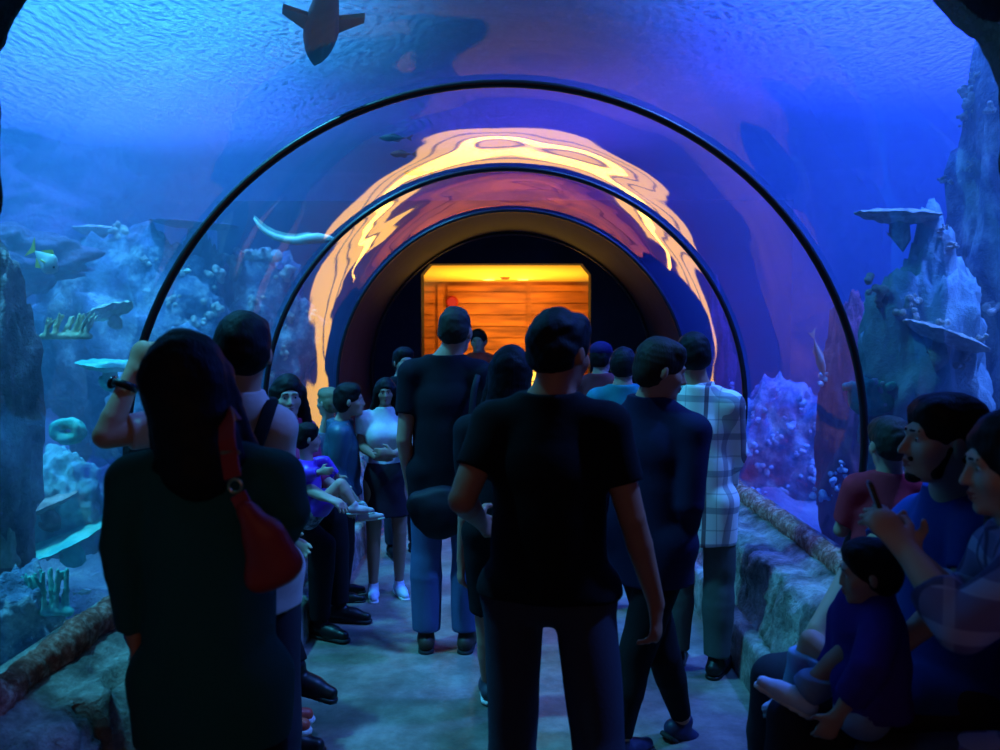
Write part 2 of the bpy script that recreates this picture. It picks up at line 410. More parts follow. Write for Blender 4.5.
def water_body():
    prof = [(-6.9, .02), (-6.9, WZ - .06), (6.9, WZ - .06), (6.9, .02), (1.62, .02), (1.62, .60)] + arc_pts(RT + .03, 40) + [(-1.62, .60), (-1.62, .02)]
    bm = bmesh.new(); vs = [bm.verts.new((x, 1.3, z)) for x, z in prof]; f = bm.faces.new(vs)
    r = bmesh.ops.extrude_face_region(bm, geom=[f])
    for v in [e for e in r['geom'] if isinstance(e, bmesh.types.BMVert)]: v.co.y = 13.3
    bmesh.ops.triangulate(bm, faces=bm.faces[:]); bmesh.ops.recalc_face_normals(bm, faces=bm.faces)
    me = bpy.data.meshes.new('water'); bm.to_mesh(me); bm.free()
    m, nt, out = mat_new('sea_water'); L = nt.links.new
    sc = N(nt, 'ShaderNodeVolumeScatter', inp={'Color': (.30, .62, 1.0, 1), 'Density': DENS, 'Anisotropy': .3})
    ab = N(nt, 'ShaderNodeVolumeAbsorption', inp={'Color': (.12, .45, .98, 1), 'Density': .07}); ad = N(nt, 'ShaderNodeAddShader')
    L(sc.outputs[0], ad.inputs[0]); L(ab.outputs[0], ad.inputs[1]); L(ad.outputs[0], out.inputs['Volume'])
    me.materials.append(m); o = bpy.data.objects.new('water', me); COL.objects.link(o); struct(o)
DENS = .16
water_body()
# ------------------------------------------------------------------ implicit surface kit (smooth unions -> one continuous mesh)
def _v(p): return np.array([p[0], p[1], p[2]], dtype=np.float32)
class SDF:
    def __init__(s): s.pr = []
    def cone(s, a, b, r1, r2, k=.03, n=None, f=1.0, cuts=None, op='u'):
        """tapered capsule a-b; n, f: squash direction and factor (>1 = thinner along n); cuts: [(point, outward dir)]"""
        a, b = _v(a), _v(b); r = max(r1, r2)
        s.pr.append(('c', np.minimum(a, b) - r, np.maximum(a, b) + r, k, op, (a, b, r1, r2, None if n is None else _v(Vector(n).normalized()), f, cuts))); return s
    def ell(s, c, r, M=None, k=.03, op='u', cuts=None):
        c = _v(c); R = np.array(M if M is not None else Matrix.Identity(3), dtype=np.float32)
        ext = np.abs(R) @ np.array(r, dtype=np.float32)
        s.pr.append(('e', c - ext, c + ext, k, op, (c, np.array(r, dtype=np.float32), R, cuts))); return s
    def chain(s, pts, rads, **kw):
        for i in range(len(pts) - 1): s.cone(pts[i], pts[i + 1], rads[i], rads[i + 1], **kw)
        return s
    def build(s, h, infl=0.0, cuts=None):
        pos = [p for p in s.pr if p[4] == 'u']
        lo = np.min([p[1] for p in pos], axis=0) - infl - 2.5 * h; hi = np.max([p[2] for p in pos], axis=0) + infl + 2.5 * h
        n = np.ceil((hi - lo) / h).astype(int) + 1
        ax = [lo[i] + h * np.arange(n[i], dtype=np.float32) for i in range(3)]
        D = np.full(n, 0.5, dtype=np.float32)
        for kind, plo, phi, k, op, a in s.pr:
            pad = k + 2.5 * h + infl
            i0 = np.clip(np.floor((plo - pad - lo) / h).astype(int), 0, n - 1); i1 = np.clip(np.ceil((phi + pad - lo) / h).astype(int) + 1, 1, n)
            if (i1 <= i0).any(): continue
            X = ax[0][i0[0]:i1[0], None, None]; Y = ax[1][None, i0[1]:i1[1], None]; Z = ax[2][None, None, i0[2]:i1[2]]
            if kind == 'c':
                A, B, r1, r2, nn, f, cu = a
                ab = B - A
                px, py, pz = X - A[0], Y - A[1], Z - A[2]
                if nn is not None:
                    dn = (px * nn[0] + py * nn[1] + pz * nn[2]) * (f - 1); px = px + dn * nn[0]; py = py + dn * nn[1]; pz = pz + dn * nn[2]
                    ab = ab + (f - 1) * float(ab @ nn) * nn
                t = np.clip((px * ab[0] + py * ab[1] + pz * ab[2]) / max(float(ab @ ab), 1e-9), 0, 1)
                d = np.sqrt((px - t * ab[0]) ** 2 + (py - t * ab[1]) ** 2 + (pz - t * ab[2]) ** 2) - (r1 + (r2 - r1) * t)
            else:
                c, r, R, cu = a
                px, py, pz = X - c[0], Y - c[1], Z - c[2]
                q = [(px * R[0, i] + py * R[1, i] + pz * R[2, i]) / r[i] for i in range(3)]
                k0 = np.sqrt(q[0] ** 2 + q[1] ** 2 + q[2] ** 2); k1 = np.sqrt((q[0] / r[0]) ** 2 + (q[1] / r[1]) ** 2 + (q[2] / r[2]) ** 2) + 1e-6
                d = k0 * (k0 - 1) / k1
            if infl and op == 'u': d = d - infl
            if cu:
                for p, dr in cu:
                    dr = Vector(dr).normalized(); d = np.maximum(d, (X - p[0]) * dr[0] + (Y - p[1]) * dr[1] + (Z - p[2]) * dr[2])
            sl = (slice(i0[0], i1[0]), slice(i0[1], i1[1]), slice(i0[2], i1[2])); g = D[sl]
            if op == 'u':
                hh = np.maximum(k - np.abs(g - d), 0) / max(k, 1e-6); D[sl] = np.minimum(g, d) - hh * hh * k * .25
            else:
                hh = np.maximum(k - np.abs(g + d), 0) / max(k, 1e-6); D[sl] = np.maximum(g, -d) + hh * hh * k * .25
        if cuts:
            X = ax[0][:, None, None]; Y = ax[1][None, :, None]; Z = ax[2][None, None, :]
            for p, dr in cuts:
                dr = Vector(dr).normalized(); D = np.maximum(D, (X - p[0]) * dr[0] + (Y - p[1]) * dr[1] + (Z - p[2]) * dr[2])
        return surface_nets(D.astype(np.float32), lo, h)
def surface_nets(D, lo, h):
    S = D < 0; nx, ny, nz = D.shape
    cell = np.zeros((nx - 1, ny - 1, nz - 1), dtype=np.int8)
    for dx in (0, 1):
        for dy in (0, 1):
            for dz in (0, 1): cell += S[dx:nx - 1 + dx, dy:ny - 1 + dy, dz:nz - 1 + dz]
    act = (cell > 0) & (cell < 8); I = np.argwhere(act); m = len(I)
    if m == 0: return np.zeros((0, 3)), []
    idx = np.full(act.shape, -1, dtype=np.int64); idx[act] = np.arange(m)
    acc = np.zeros((m, 3)); cnt = np.zeros(m); C = [(a, b, c) for a in (0, 1) for b in (0, 1) for c in (0, 1)]
    val = {c: D[I[:, 0] + c[0], I[:, 1] + c[1], I[:, 2] + c[2]].astype(float) for c in C}
    for a in C:
        for d in range(3):
            if a[d]: continue
            b = list(a); b[d] = 1; b = tuple(b); va, vb = val[a], val[b]; mk = (va < 0) != (vb < 0)
            t = np.where(mk, va / np.where(np.abs(va - vb) < 1e-12, 1, va - vb), 0); p = np.array(a, float) + 0 * acc; p[:, d] = t
            acc += p * mk[:, None]; cnt += mk
    V = (I + acc / cnt[:, None]) * h + lo
    F = []
    for d in range(3):
        o1, o2 = (d + 1) % 3, (d + 2) % 3
        sa = [slice(None)] * 3; sb = [slice(None)] * 3; sa[d] = slice(0, -1); sb[d] = slice(1, None)
        A, B = S[tuple(sa)], S[tuple(sb)]; E = np.argwhere(A != B)
        E = E[(E[:, o1] > 0) & (E[:, o2] > 0) & (E[:, o1] < D.shape[o1] - 1) & (E[:, o2] < D.shape[o2] - 1)]
        if not len(E): continue
        def at(i, j):
            q = E.copy(); q[:, o1] -= i; q[:, o2] -= j; return idx[q[:, 0], q[:, 1], q[:, 2]]
        Q = np.stack([at(1, 1), at(0, 1), at(0, 0), at(1, 0)], 1); inside = A[E[:, 0], E[:, 1], E[:, 2]]
        Q[~inside] = Q[~inside][:, ::-1]; F.append(Q)
    F = np.concatenate(F); F = F[(F >= 0).all(1)]
    return V, F
def sdf_obj(name, sdf, h, mat, parent=None, infl=0.0, cuts=None, wr=0.0, wf=14.0, seed=0, smooth=1):
    V, F = sdf.build(h, infl, cuts)
    if len(V) == 0: V, F = np.zeros((1, 3)), []
    if smooth and len(F):
        e = np.concatenate([F[:, [0, 1]], F[:, [1, 2]], F[:, [2, 3]], F[:, [3, 0]]])
        for _ in range(smooth):
            acc = np.zeros_like(V); c = np.zeros(len(V)); np.add.at(acc, e[:, 0], V[e[:, 1]]); np.add.at(c, e[:, 0], 1)
            np.add.at(acc, e[:, 1], V[e[:, 0]]); np.add.at(c, e[:, 1], 1); V = V * .55 + (acc / np.maximum(c, 1)[:, None]) * .45
    if wr and len(F):
        # fold relief along the surface normal
        n = np.zeros_like(V); q = V[F]; fn = np.cross(q[:, 2] - q[:, 0], q[:, 3] - q[:, 1])
        for k in range(4): np.add.at(n, F[:, k], fn)
        n /= (np.linalg.norm(n, axis=1)[:, None] + 1e-9)
        a = np.zeros(len(V)); rg = np.random.RandomState(seed + 11)
        for o in range(5):
            w = rg.normal(size=3) * np.array([1, 1, 1.5]); w /= np.linalg.norm(w); u = rg.normal(size=3)
            f = wf * (1 + .55 * o); a += np.sin(V @ w * f + 2.2 * np.sin(V @ u * wf * .4) + rg.rand() * 6) / (1 + .5 * o)
        V = V + n * (a * wr / 2.2)[:, None]
    return mesh_obj(name, V, F, mat, parent)

# ------------------------------------------------------------------ people
SKIN = {}
def skin(tone):
    if tone not in SKIN:
        m, nt, out = mat_new('skin'); b = N(nt, 'ShaderNodeBsdfPrincipled', inp={'Base Color': rgba(tone), 'Roughness': .55, 'Subsurface Weight': .0, 'Specular IOR Level': .35})
        nt.links.new(b.outputs[0], out.inputs[0]); SKIN[tone] = m
    return SKIN[tone]
HAIRM = {}
def hair_mat(c):
    if c not in HAIRM:
        m, nt, out = mat_new('hair'); L = nt.links.new
        b = N(nt, 'ShaderNodeBsdfPrincipled', inp={'Base Color': rgba(c), 'Roughness': .6, 'Specular IOR Level': .15})
        tc = N(nt, 'ShaderNodeTexCoord'); mp = N(nt, 'ShaderNodeMapping', inp={'Scale': (130, 130, 9)}); nz = N(nt, 'ShaderNodeTexNoise', inp={'Scale': 1.0, 'Detail': 3.0})
        bp = N(nt, 'ShaderNodeBump', inp={'Strength': .7, 'Distance': .004})
        L(tc.outputs['Object'], mp.inputs[0]); L(mp.outputs[0], nz.inputs['Vector']); L(nz.outputs[0], bp.inputs['Height']); L(bp.outputs[0], b.inputs['Normal']); L(b.outputs[0], out.inputs[0]); HAIRM[c] = m
    return HAIRM[c]
M_eye = plain('eye_white', (.55, .55, .55), .25, .6); M_iris = plain('dark_iris', (.02, .012, .01), .15, .7)
M_lip = plain('lips', (.30, .09, .08), .5)

def basis(yaw, pitch=0, roll=0):
    return Euler((R_(pitch), R_(roll), R_(yaw)), 'XYZ').to_matrix()
def hand(S, w, d, nrm, s=1.0, curl=.5, right=True, spread=.0, k=.006):
    """palm and five fingers from wrist w along d; nrm = the way the palm faces"""
    d = Vector(d).normalized(); n = (Vector(nrm) - d * Vector(nrm).dot(d)).normalized(); t = d.cross(n).normalized() * (1 if right else -1)   # t points to the thumb side
    w = Vector(w)
    S.cone(w, w + d * .03 * s, .024 * s, .028 * s, k=.015 * s, n=n, f=1.35)
    S.cone(w + d * .028 * s, w + d * .082 * s, .032 * s, .040 * s, k=.015 * s, n=n, f=2.3)
    for i, (off, ln) in enumerate(((.030, .070), (.010, .080), (-.010, .074), (-.029, .058))):
        a = w + d * .085 * s + t * off * s; c1 = curl * (.5 + .12 * i); dd = (d * math.cos(c1) + n * math.sin(c1) + t * spread * (1.5 - i)).normalized()
        b = a + dd * ln * .5 * s; c2 = curl * (1.35 + .15 * i); d2 = (d * math.cos(c2) + n * math.sin(c2) + t * spread * (1.5 - i)).normalized(); c = b + d2 * ln * .5 * s
        S.cone(a - d * .01 * s, b, .0098 * s, .0088 * s, k=k); S.cone(b, c, .0088 * s, .0072 * s, k=.003)
    a = w + d * .030 * s + t * .026 * s; b = a + (t * .75 + d * .65 + n * .25).normalized() * .040 * s; c = b + (t * .25 + d * .9 + n * (.3 + .3 * curl)).normalized() * .032 * s
    S.cone(a, b, .014 * s, .011 * s, k=.010 * s); S.cone(b, c, .011 * s, .0085 * s, k=.004)

SEG = {}
class Person:
    """joints are in the person's own frame: x right, y forward, z up"""
    def __init__(s, label, loc, yaw=0, h=1.7, group=None, girth=1.0, tone=(.42, .24, .16), joints=None, head=(0, 0, 0), hs=None, fem=False, res=.0075, kid=False, face=True, sw=1.0, lean=0.0):
        s.h = h; k = h / 1.7; s.k = k; s.g = girth; s.fem = fem; s.res = res
        s.root = empty('person', loc, R_(yaw)); tag(s.root, label, 'person', group)
        s.yaw = yaw
        J = dict(head=(0, .015, 1.578), neck=(0, -.015, 1.43), chest=(0, 0, 1.24), waist=(0, 0, 1.07), pelvis=(0, 0, .94),
                 shr=(.168 * sw, -.01, 1.368), shl=(-.168 * sw, -.01, 1.368), elr=(.225 * sw, -.03, 1.09), ell=(-.225 * sw, -.03, 1.09), wrr=(.24 * sw, .04, .845), wrl=(-.24 * sw, .04, .845),
                 hir=(.092, 0, .89), hil=(-.092, 0, .89), knr=(.10, .02, .49), knl=(-.10, .02, .49), anr=(.10, -.02, .085), anl=(-.10, -.02, .085))
        s.J = {a: Vector(b) * k for a, b in J.items()}
        if joints:
            for a, b in joints.items(): s.J[a] = Matrix.Rotation(-R_(yaw), 3, 'Z') @ (b - Vector(loc)) if isinstance(b, Vector) else Vector(b) * k
        s.hs = (hs or (.94 if not kid else 1.15)) * k        # head scale
        s.tone = tone; s.HM = basis(head[2], head[0], head[1])
        s.face = face; s.kid = kid
        s.ho = s.J['head']
        s.foot = {}
        up = (s.J['neck'] - s.J['pelvis']).normalized(); rt = (s.J['shr'] - s.J['shl']).normalized()
        s.fwd = up.cross(rt).normalized(); s.up = up
        s.hands = {}
    def hp(s, x, y, z): return s.ho + s.HM @ (Vector((x, y, z)) * s.hs)
    def loc(s, wv): return Matrix.Rotation(-R_(s.yaw), 3, 'Z') @ (Vector(wv) - s.root.location)
    def torso(s, S, e=0.0, low=None, cuts=None, loose=0.0):
        J, k, g, F = s.J, s.k, s.g, s.fwd
        bw = .118 if not s.fem else .105
        S.cone(J['pelvis'], J['waist'], (.135 if not s.fem else .14) * k * g + e, bw * k * g + e + loose * .6, k=.06 * k, n=F, f=1.30, cuts=cuts)
        S.cone(J['waist'], J['chest'], bw * k * g + e + loose * .6, .140 * k * g ** .5 + e + loose * .3, k=.06 * k, n=F, f=1.32, cuts=cuts)
        S.cone(J['chest'], J['neck'] * .75 + J['chest'] * .25, .140 * k * g ** .5 + e, .085 * k + e, k=.05 * k, n=F, f=1.4, cuts=cuts)
        S.cone(J['shl'] * .93 + J['shr'] * .07, J['shr'] * .93 + J['shl'] * .07, .050 * k + e, .050 * k + e, k=.04 * k, cuts=cuts)
        S.cone(J['shl'], J['neck'] + s.up * .012 * k, .040 * k + e, .046 * k + e, k=.02 * k, cuts=cuts); S.cone(J['shr'], J['neck'] + s.up * .012 * k, .040 * k + e, .046 * k + e, k=.02 * k, cuts=cuts)
        if g > 1.12:
            S.ell(J['waist'] + F * .05 * k * g - s.up * .02 * k, (.13 * k * g + e, .11 * k * g + e, .13 * k + e), k=.06 * k, cuts=cuts)
        if s.fem:
            for sg in (-1, 1):
                rt = (J['shr'] - J['shl']).normalized(); S.ell(J['chest'] + rt * sg * .07 * k + F * .070 * k, (.055 * k + e, .05 * k + e, .055 * k + e), k=.06 * k, cuts=cuts)
    def arm(s, S, sd, e=0.0, upto=2.0, loose=1.0):
        """upto: 0-1 along the upper arm, 1-2 on to the wrist"""
        J, k = s.J, s.k; g = s.g ** .5; a, b, c = J['sh' + sd], J['el' + sd], J['wr' + sd]
        u1 = min(upto, 1.0); cut = None; p = a.lerp(b, u1)
        if upto < 1: cut = [(p, (b - a))]
        S.cone(a, b, .050 * k * g + e * loose, (.038 * k * g + e * loose), k=.03 * k, cuts=cut)
        if upto > 1:
            u2 = min(upto - 1, 1.0); q = b.lerp(c, u2); cut = [(q, (c - b))] if u2 < .999 or e > 0 else None
            mid = b.lerp(c, .3)
            S.cone(b, mid, .037 * k * g + e * loose, .037 * k * g + e * loose, k=.006 * k, cuts=cut); S.cone(mid, c, .037 * k * g + e * loose, .026 * k + e, k=.004 * k, cuts=cut)
    def leg(s, S, sd, e=0.0, upto=2.0, ekn=None, ean=None):
        J, k = s.J, s.k; g = s.g ** .6; a, b, c = J['hi' + sd], J['kn' + sd], J['an' + sd]
        ekn = e if ekn is None else ekn; ean = e if ean is None else ean
        p = a.lerp(b, min(upto, 1)); cut = [(p, (b - a))] if upto < 1 else None
        S.cone(a, b, .084 * k * g + e, .054 * k * g + ekn, k=.02 * k, cuts=cut)
        if upto > 1:
            u2 = upto - 1; cut = [(b.lerp(c, u2), (c - b))] if u2 < .999 or e > 0 else None; m = b.lerp(c, .32)
            S.cone(b, m, .053 * k * g + ekn, .053 * k * g + (ekn + ean) / 2, k=.006 * k, cuts=cut); S.cone(m, c, .053 * k * g + (ekn + ean) / 2, .034 * k + ean, k=.004 * k, cuts=cut)
    def footdir(s, sd):
        if sd in s.foot: return Vector(s.foot[sd]).normalized()
        d = Vector((.12 if sd == 'r' else -.12, 1, 0)); return d.normalized()
    def head(s, S):
        hp, q = s.hp, s.hs
        M = s.HM
        S.ell(hp(0, -.018, .028), (.076 * q, .096 * q, .092 * q), M, k=.01)
        S.ell(hp(0, .022, -.035), (.060 * q, .070 * q, .078 * q), M, k=.03 * q)
        jw = 1.0 if not s.kid else .9
        S.cone(hp(-.022 * jw, .045, -.090), hp(.022 * jw, .045, -.090), .021 * q, .021 * q, k=.03 * q)
        S.ell(hp(0, .076, -.098), (.022 * q, .018 * q, .018 * q), M, k=.02 * q)
        for sg in (-1, 1):
            S.ell(hp(sg * .040, .055, -.028), (.026 * q, .026 * q, .028 * q), M, k=.02 * q)
            S.ell(hp(sg * .079, -.008, -.012), (.010 * q, .019 * q, .032 * q), M @ basis(sg * -18), k=.006 * q)
        if s.face:
            S.cone(hp(-.036, .078, .020), hp(.036, .078, .020), .012 * q, .012 * q, k=.022 * q)
            for sg in (-1, 1): S.ell(hp(sg * .031, .098, .002), (.019 * q, .014 * q, .012 * q), M, k=.014 * q, op='s')
            nl = 1.0 if not s.kid else .7
            S.cone(hp(0, .088, .008), hp(0, .090 + .018 * nl, -.032), .007 * q, .0115 * q, k=.010 * q)
            for sg in (-1, 1): S.ell(hp(sg * .011, .095, -.037), (.008 * q, .009 * q, .007 * q), M, k=.006 * q)
            S.cone(hp(-.018, .083, -.060), hp(0, .094, -.058), .006 * q, .008 * q, k=.006 * q); S.cone(hp(.018, .083, -.060), hp(0, .094, -.058), .006 * q, .008 * q, k=.006 * q)
            S.cone(hp(-.015, .082, -.072), hp(0, .091, -.072), .006 * q, .009 * q, k=.006 * q); S.cone(hp(.015, .082, -.072), hp(0, .091, -.072), .006 * q, .009 * q, k=.006 * q)
            S.cone(hp(-.024, .096, -.0655), hp(.024, .096, -.0655), .003 * q, .003 * q, k=.004 * q, op='s')
        S.cone(hp(0, -.025, -.05), s.J['neck'] - s.up * .03 * s.k, .052 * q * (.9 if s.fem or s.kid else 1.05), .060 * s.k * (.9 if s.fem else 1.05), k=.03 * s.k)
    def body(s, legs=2.0, arms=2.0, feet=True):
        S = SDF(); s.torso(S)
        for sd in 'rl':
            s.arm(S, sd, 0, arms)
            s.leg(S, sd, 0, legs)
            h = s.hands.get(sd, {}); J = s.J
            d = h.get('d', J['wr' + sd] - J['el' + sd]); n = h.get('n', (-1 if sd == 'r' else 1, .3, 0))
            if h.get('on', True): hand(S, J['wr' + sd], d, n, s.k * h.get('s', 1.0), h.get('curl', .45), h.get('right', sd == 'r'), h.get('spread', 0.0))
            if feet and legs >= 2:
                a = J['an' + sd]; f = s.footdir(sd); dn = Vector((0, 0, -1)); dn = (dn - f * dn.dot(f)).normalized()
                S.cone(a + dn * .045 * s.k - f * .03 * s.k, a + dn * .055 * s.k + f * .13 * s.k, .032 * s.k, .024 * s.k, k=.03 * s.k)
        s.head(S)
        o = sdf_obj('body', S, s.res, skin(s.tone), s.root); 
        return o
    def eyes(s):
        for sg in (-1, 1):
            c = s.hp(sg * .031, .0725, .001); r = .012 * s.hs
            bm = bmesh.new(); bmesh.ops.create_uvsphere(bm, u_segments=16, v_segments=12, radius=r)
            me = bpy.data.meshes.new('eye'); bm.to_mesh(me); bm.free(); me.materials.append(M_eye); me.materials.append(M_iris)
            for p in me.polygons:
                p.use_smooth = True
                if p.center.z > r * .80: p.material_index = 1
            o = bpy.data.objects.new('eye', me); COL.objects.link(o); o.parent = s.root; o.location = c
            o.rotation_euler = (s.HM @ Euler((R_(-90), 0, 0)).to_matrix()).to_euler()
        q = s.hs
        if s.res < .0085:
            for sg in (-1, 1): S = SDF(); S.cone(s.hp(sg * .014, .0925, .0245), s.hp(sg * .044, .082, .0245), .0042 * q, .0035 * q, k=.003); sdf_obj('eyebrow', S, .0028, hair_mat(s.hc), s.root)
        S = SDF(); S.cone(s.hp(-.017, .0855, -.0605), s.hp(0, .0975, -.059), .004 * q, .0060 * q, k=.003); S.cone(s.hp(.017, .0855, -.0605), s.hp(0, .0975, -.059), .004 * q, .0062 * q, k=.003)
        S.cone(s.hp(-.015, .0855, -.071), s.hp(0, .0945, -.072), .004 * q, .0066 * q, k=.003); S.cone(s.hp(.015, .0855, -.071), s.hp(0, .0945, -.072), .004 * q, .0066 * q, k=.003)
        sdf_obj('lips', S, .003, M_lip, s.root)
    def hair(s, style, col, length=.3, vol=1.0, mess=.003):
        s.hc = col; S = SDF(); q = s.hs; hp = s.hp; M = s.HM; J = s.J
        e = {'short': .012, 'buzz': .006, 'tall': .020, 'long': .016, 'bob': .010, 'bun': .014}.get(style, .012) * vol
        S.ell(hp(0, -.020, .032), ((.076 + e) * q, (.096 + e) * q, (.092 + e) * q), M, k=.01)
        if style in ('short', 'tall', 'buzz'):
            S.ell(hp(0, -.050, -.015), ((.068 + e * .6) * q, (.055 + e * .6) * q, (.050 + e * .6) * q), M, k=.04 * q)
            if style == 'tall': S.cone(hp(-.025, .035, .112), hp(.025, .035, .112), .032 * q, .032 * q, k=.03 * q)
            if style != 'buzz':
                S.cone(hp(-.035, .045, .080), hp(.035, .045, .080), .028 * q, .028 * q, k=.05 * q)
        if style == 'bob':
            S.ell(hp(0, -.050, -.025), (.080 * q, .066 * q, .072 * q), M, k=.03 * q)
            S.cone(hp(-.035, .040, .082), hp(.035, .040, .082), .030 * q, .028 * q, k=.04 * q)
        if style == 'long':
            b1 = hp(0, -.045, .0); dn = Vector((0, 0, -1)); back = -(s.HM @ Vector((0, 1, 0)))
            b2 = J['neck'] + back * .055 * s.k + dn * .0; b3 = J['neck'] + dn * length + back * (.085 * s.k)
            S.cone(b1, b2, .095 * q * vol, .092 * q * vol, k=.04 * q, n=back, f=1.15); S.cone(b2, b3, .092 * q * vol, .070 * q * vol, k=.03, n=back, f=1.7)
            rt = s.HM @ Vector((1, 0, 0))
            for sg in (-1, 1):
                S.cone(hp(sg * .075, .0, .03), J['neck'] + rt * sg * .085 * s.k - back * .02 + dn * .02, .028 * q, .030 * q, k=.03 * q)
                S.cone(J['neck'] + rt * sg * .085 * s.k - back * .02 + dn * .02, J['neck'] + rt * sg * .095 * s.k + back * .03 + dn * length * .8, .032 * q, .020 * q, k=.03 * q)
        if style == 'bun':
            S.ell(hp(0, -.06, -.01), (.066 * q, .055 * q, .06 * q), M, k=.02 * q); S.ell(hp(0, -.115, .06), (.04 * q, .035 * q, .04 * q), M, k=.015 * q)
        # free the face
        S.ell(hp(0, .115, -.055), (.074 * q, .080 * q, .105 * q), M, k=.012 * q, op='s')
        S.ell(hp(0, .13, -.005), (.064 * q, .080 * q, .064 * q), M, k=.012 * q, op='s')
        if style in ('short', 'tall', 'buzz'):
            for sg in (-1, 1): S.ell(hp(sg * .088, .0, -.035), (.026 * q, .040 * q, .050 * q), M, k=.008 * q, op='s')
            S.ell(hp(0, .02, -.10), (.10 * q, .085 * q, .075 * q), M, k=.01 * q, op='s')
        if style == 'long':
            rt = s.HM @ Vector((1, 0, 0))
            for sg in (-1, 1): S.cone(hp(sg * .084, .015, .03), J['neck'] + rt * sg * .10 * s.k + (s.HM @ Vector((0, .02, 0))), .024 * q, .030 * q, k=.025 * q, n=rt, f=1.4)
        sdf_obj('hair', S, min(s.res, .0065), hair_mat(col), s.root, wr=mess, wf=70, seed=int(s.h * 100))
    def shirt(s, mat, sleeve=.55, hem=None, e=.012, loose=.0, name='shirt', wr=.004, v=None, extra=None, smm=1.0):
        """hem: distance below the pelvis joint along the trunk (negative = above)"""
        J, k = s.J, s.k; S = SDF(); hem = .06 if hem is None else hem
        hp_ = J['pelvis'] - s.up * hem * k
        s.torso(S, e, loose=loose)
        S.cone(J['neck'] - s.up * .07 * k, J['neck'] + s.up * .03 * k, .070 * k + e, .064 * k + e, k=.03 * k)
        if hem > .02:
            low = J['pelvis'] - s.up * (hem + .1) * k
            S.cone(J['waist'], low, .12 * k * s.g + e + loose, .138 * k * s.g + e + loose * 1.4, k=.04 * k, n=s.fwd, f=1.28)
            S.cone(J['chest'] - s.up * .02 * k, low, .134 * k * s.g ** .5 + e * .5, .140 * k * s.g + e + loose, k=.03 * k, n=s.fwd, f=1.32)
            S.cone(J['hil'], J['hir'], .088 * k * s.g + e, .088 * k * s.g + e, k=.02 * k, n=s.fwd, f=1.05)
            for sd in 'rl': S.cone(J['hi' + sd], J['hi' + sd].lerp(J['kn' + sd], .5), .084 * k * s.g ** .6 + e * 1.35, .070 * k * s.g ** .6 + e * 1.35, k=.02 * k)
        if sleeve > 0:
            for sd in 'rl': s.arm(S, sd, e * (1.25 if sleeve < 1 else .9) * smm, sleeve)
        nk = J['neck'] + s.up * .035 * k
        sdf_obj(name, S, s.res, mat, s.root, cuts=[(hp_, -s.up), (nk, s.up)], wr=wr, wf=11 / k, seed=int(s.h * 37))
    def collar(s, mat):
        J, k = s.J, s.k; S = SDF(); S.cone(J['neck'] - s.up * .0 * k, J['neck'] + s.up * .055 * k, .075 * k, .068 * k, k=.01, cuts=[(J['neck'] + s.up * .05 * k, s.up)])
        sdf_obj('collar', S, s.res, mat, s.root)
    def trousers(s, mat, e=.007, ean=.022, upto=1.97, top=.05, name='trousers', wr=.004):
        J, k = s.J, s.k; S = SDF()
        S.cone(J['pelvis'], J['waist'], .130 * k * s.g + e, .12 * k * s.g + e, k=.02 * k, n=s.fwd, f=1.28); S.cone(J['hil'], J['hir'], .086 * k * s.g + e, .086 * k * s.g + e, k=.02 * k, n=s.fwd, f=1.05)
        for sd in 'rl': s.leg(S, sd, e, upto, ekn=(e + ean) / 2 if upto > 1 else e, ean=ean)
        sdf_obj(name, S, s.res, mat, s.root, cuts=[(J['pelvis'] + s.up * top * k, s.up)], wr=wr, wf=13 / k, seed=int(s.h * 53))
    def skirt(s, mat, length=.35, flare=.05):
        J, k = s.J, s.k; S = SDF(); low = J['pelvis'] - Vector((0, 0, 1)) * (length + .12) * k
        S.cone(J['waist'] - s.up * .03 * k, J['pelvis'], .12 * k * s.g, .15 * k * s.g, k=.05, n=s.fwd, f=1.25); S.cone(J['pelvis'], low, .152 * k * s.g, (.152 + flare) * k * s.g, k=.05, n=s.fwd, f=1.15)
        sdf_obj('skirt', S, s.res, mat, s.root, cuts=[(J['pelvis'] + s.up * .10 * k, s.up), (low + Vector((0, 0, .12 * k)), (0, 0, -1))], wr=.006, wf=18 / k)
    def shoes(s, mat, sole=None, boot=False, sides='rl'):
        k = s.k
        for sd in sides:
            a = s.J['an' + sd]; f = s.footdir(sd); dn = Vector((0, 0, -1)); dn = (dn - f * dn.dot(f)).normalized(); S = SDF()
            S.cone(a + dn * .042 * k - f * .035 * k, a + dn * .050 * k + f * .09 * k, .040 * k, .036 * k, k=.02); S.cone(a + dn * .050 * k + f * .06 * k, a + dn * .058 * k + f * .165 * k, .038 * k, .028 * k, k=.03 * k)
            S.cone(a + dn * .03 * k, a - dn * (.12 if boot else .005) * k, .040 * k, .040 * k, k=.02 * k)
            bot = a + dn * .083 * k
            o = sdf_obj('shoe', S, min(.006, s.res), mat, s.root, cuts=[(bot, dn)])
            S2 = SDF(); S2.cone(a + dn * .085 * k - f * .037 * k, a + dn * .085 * k + f * .165 * k, .040 * k, .036 * k, k=.01)
            o2 = sdf_obj('sole', S2, min(.006, s.res), sole or mat, s.root, cuts=[(bot + dn * .0 - dn * .014 * k, -dn), (bot + dn * .006 * k, dn)]); o2.parent = o
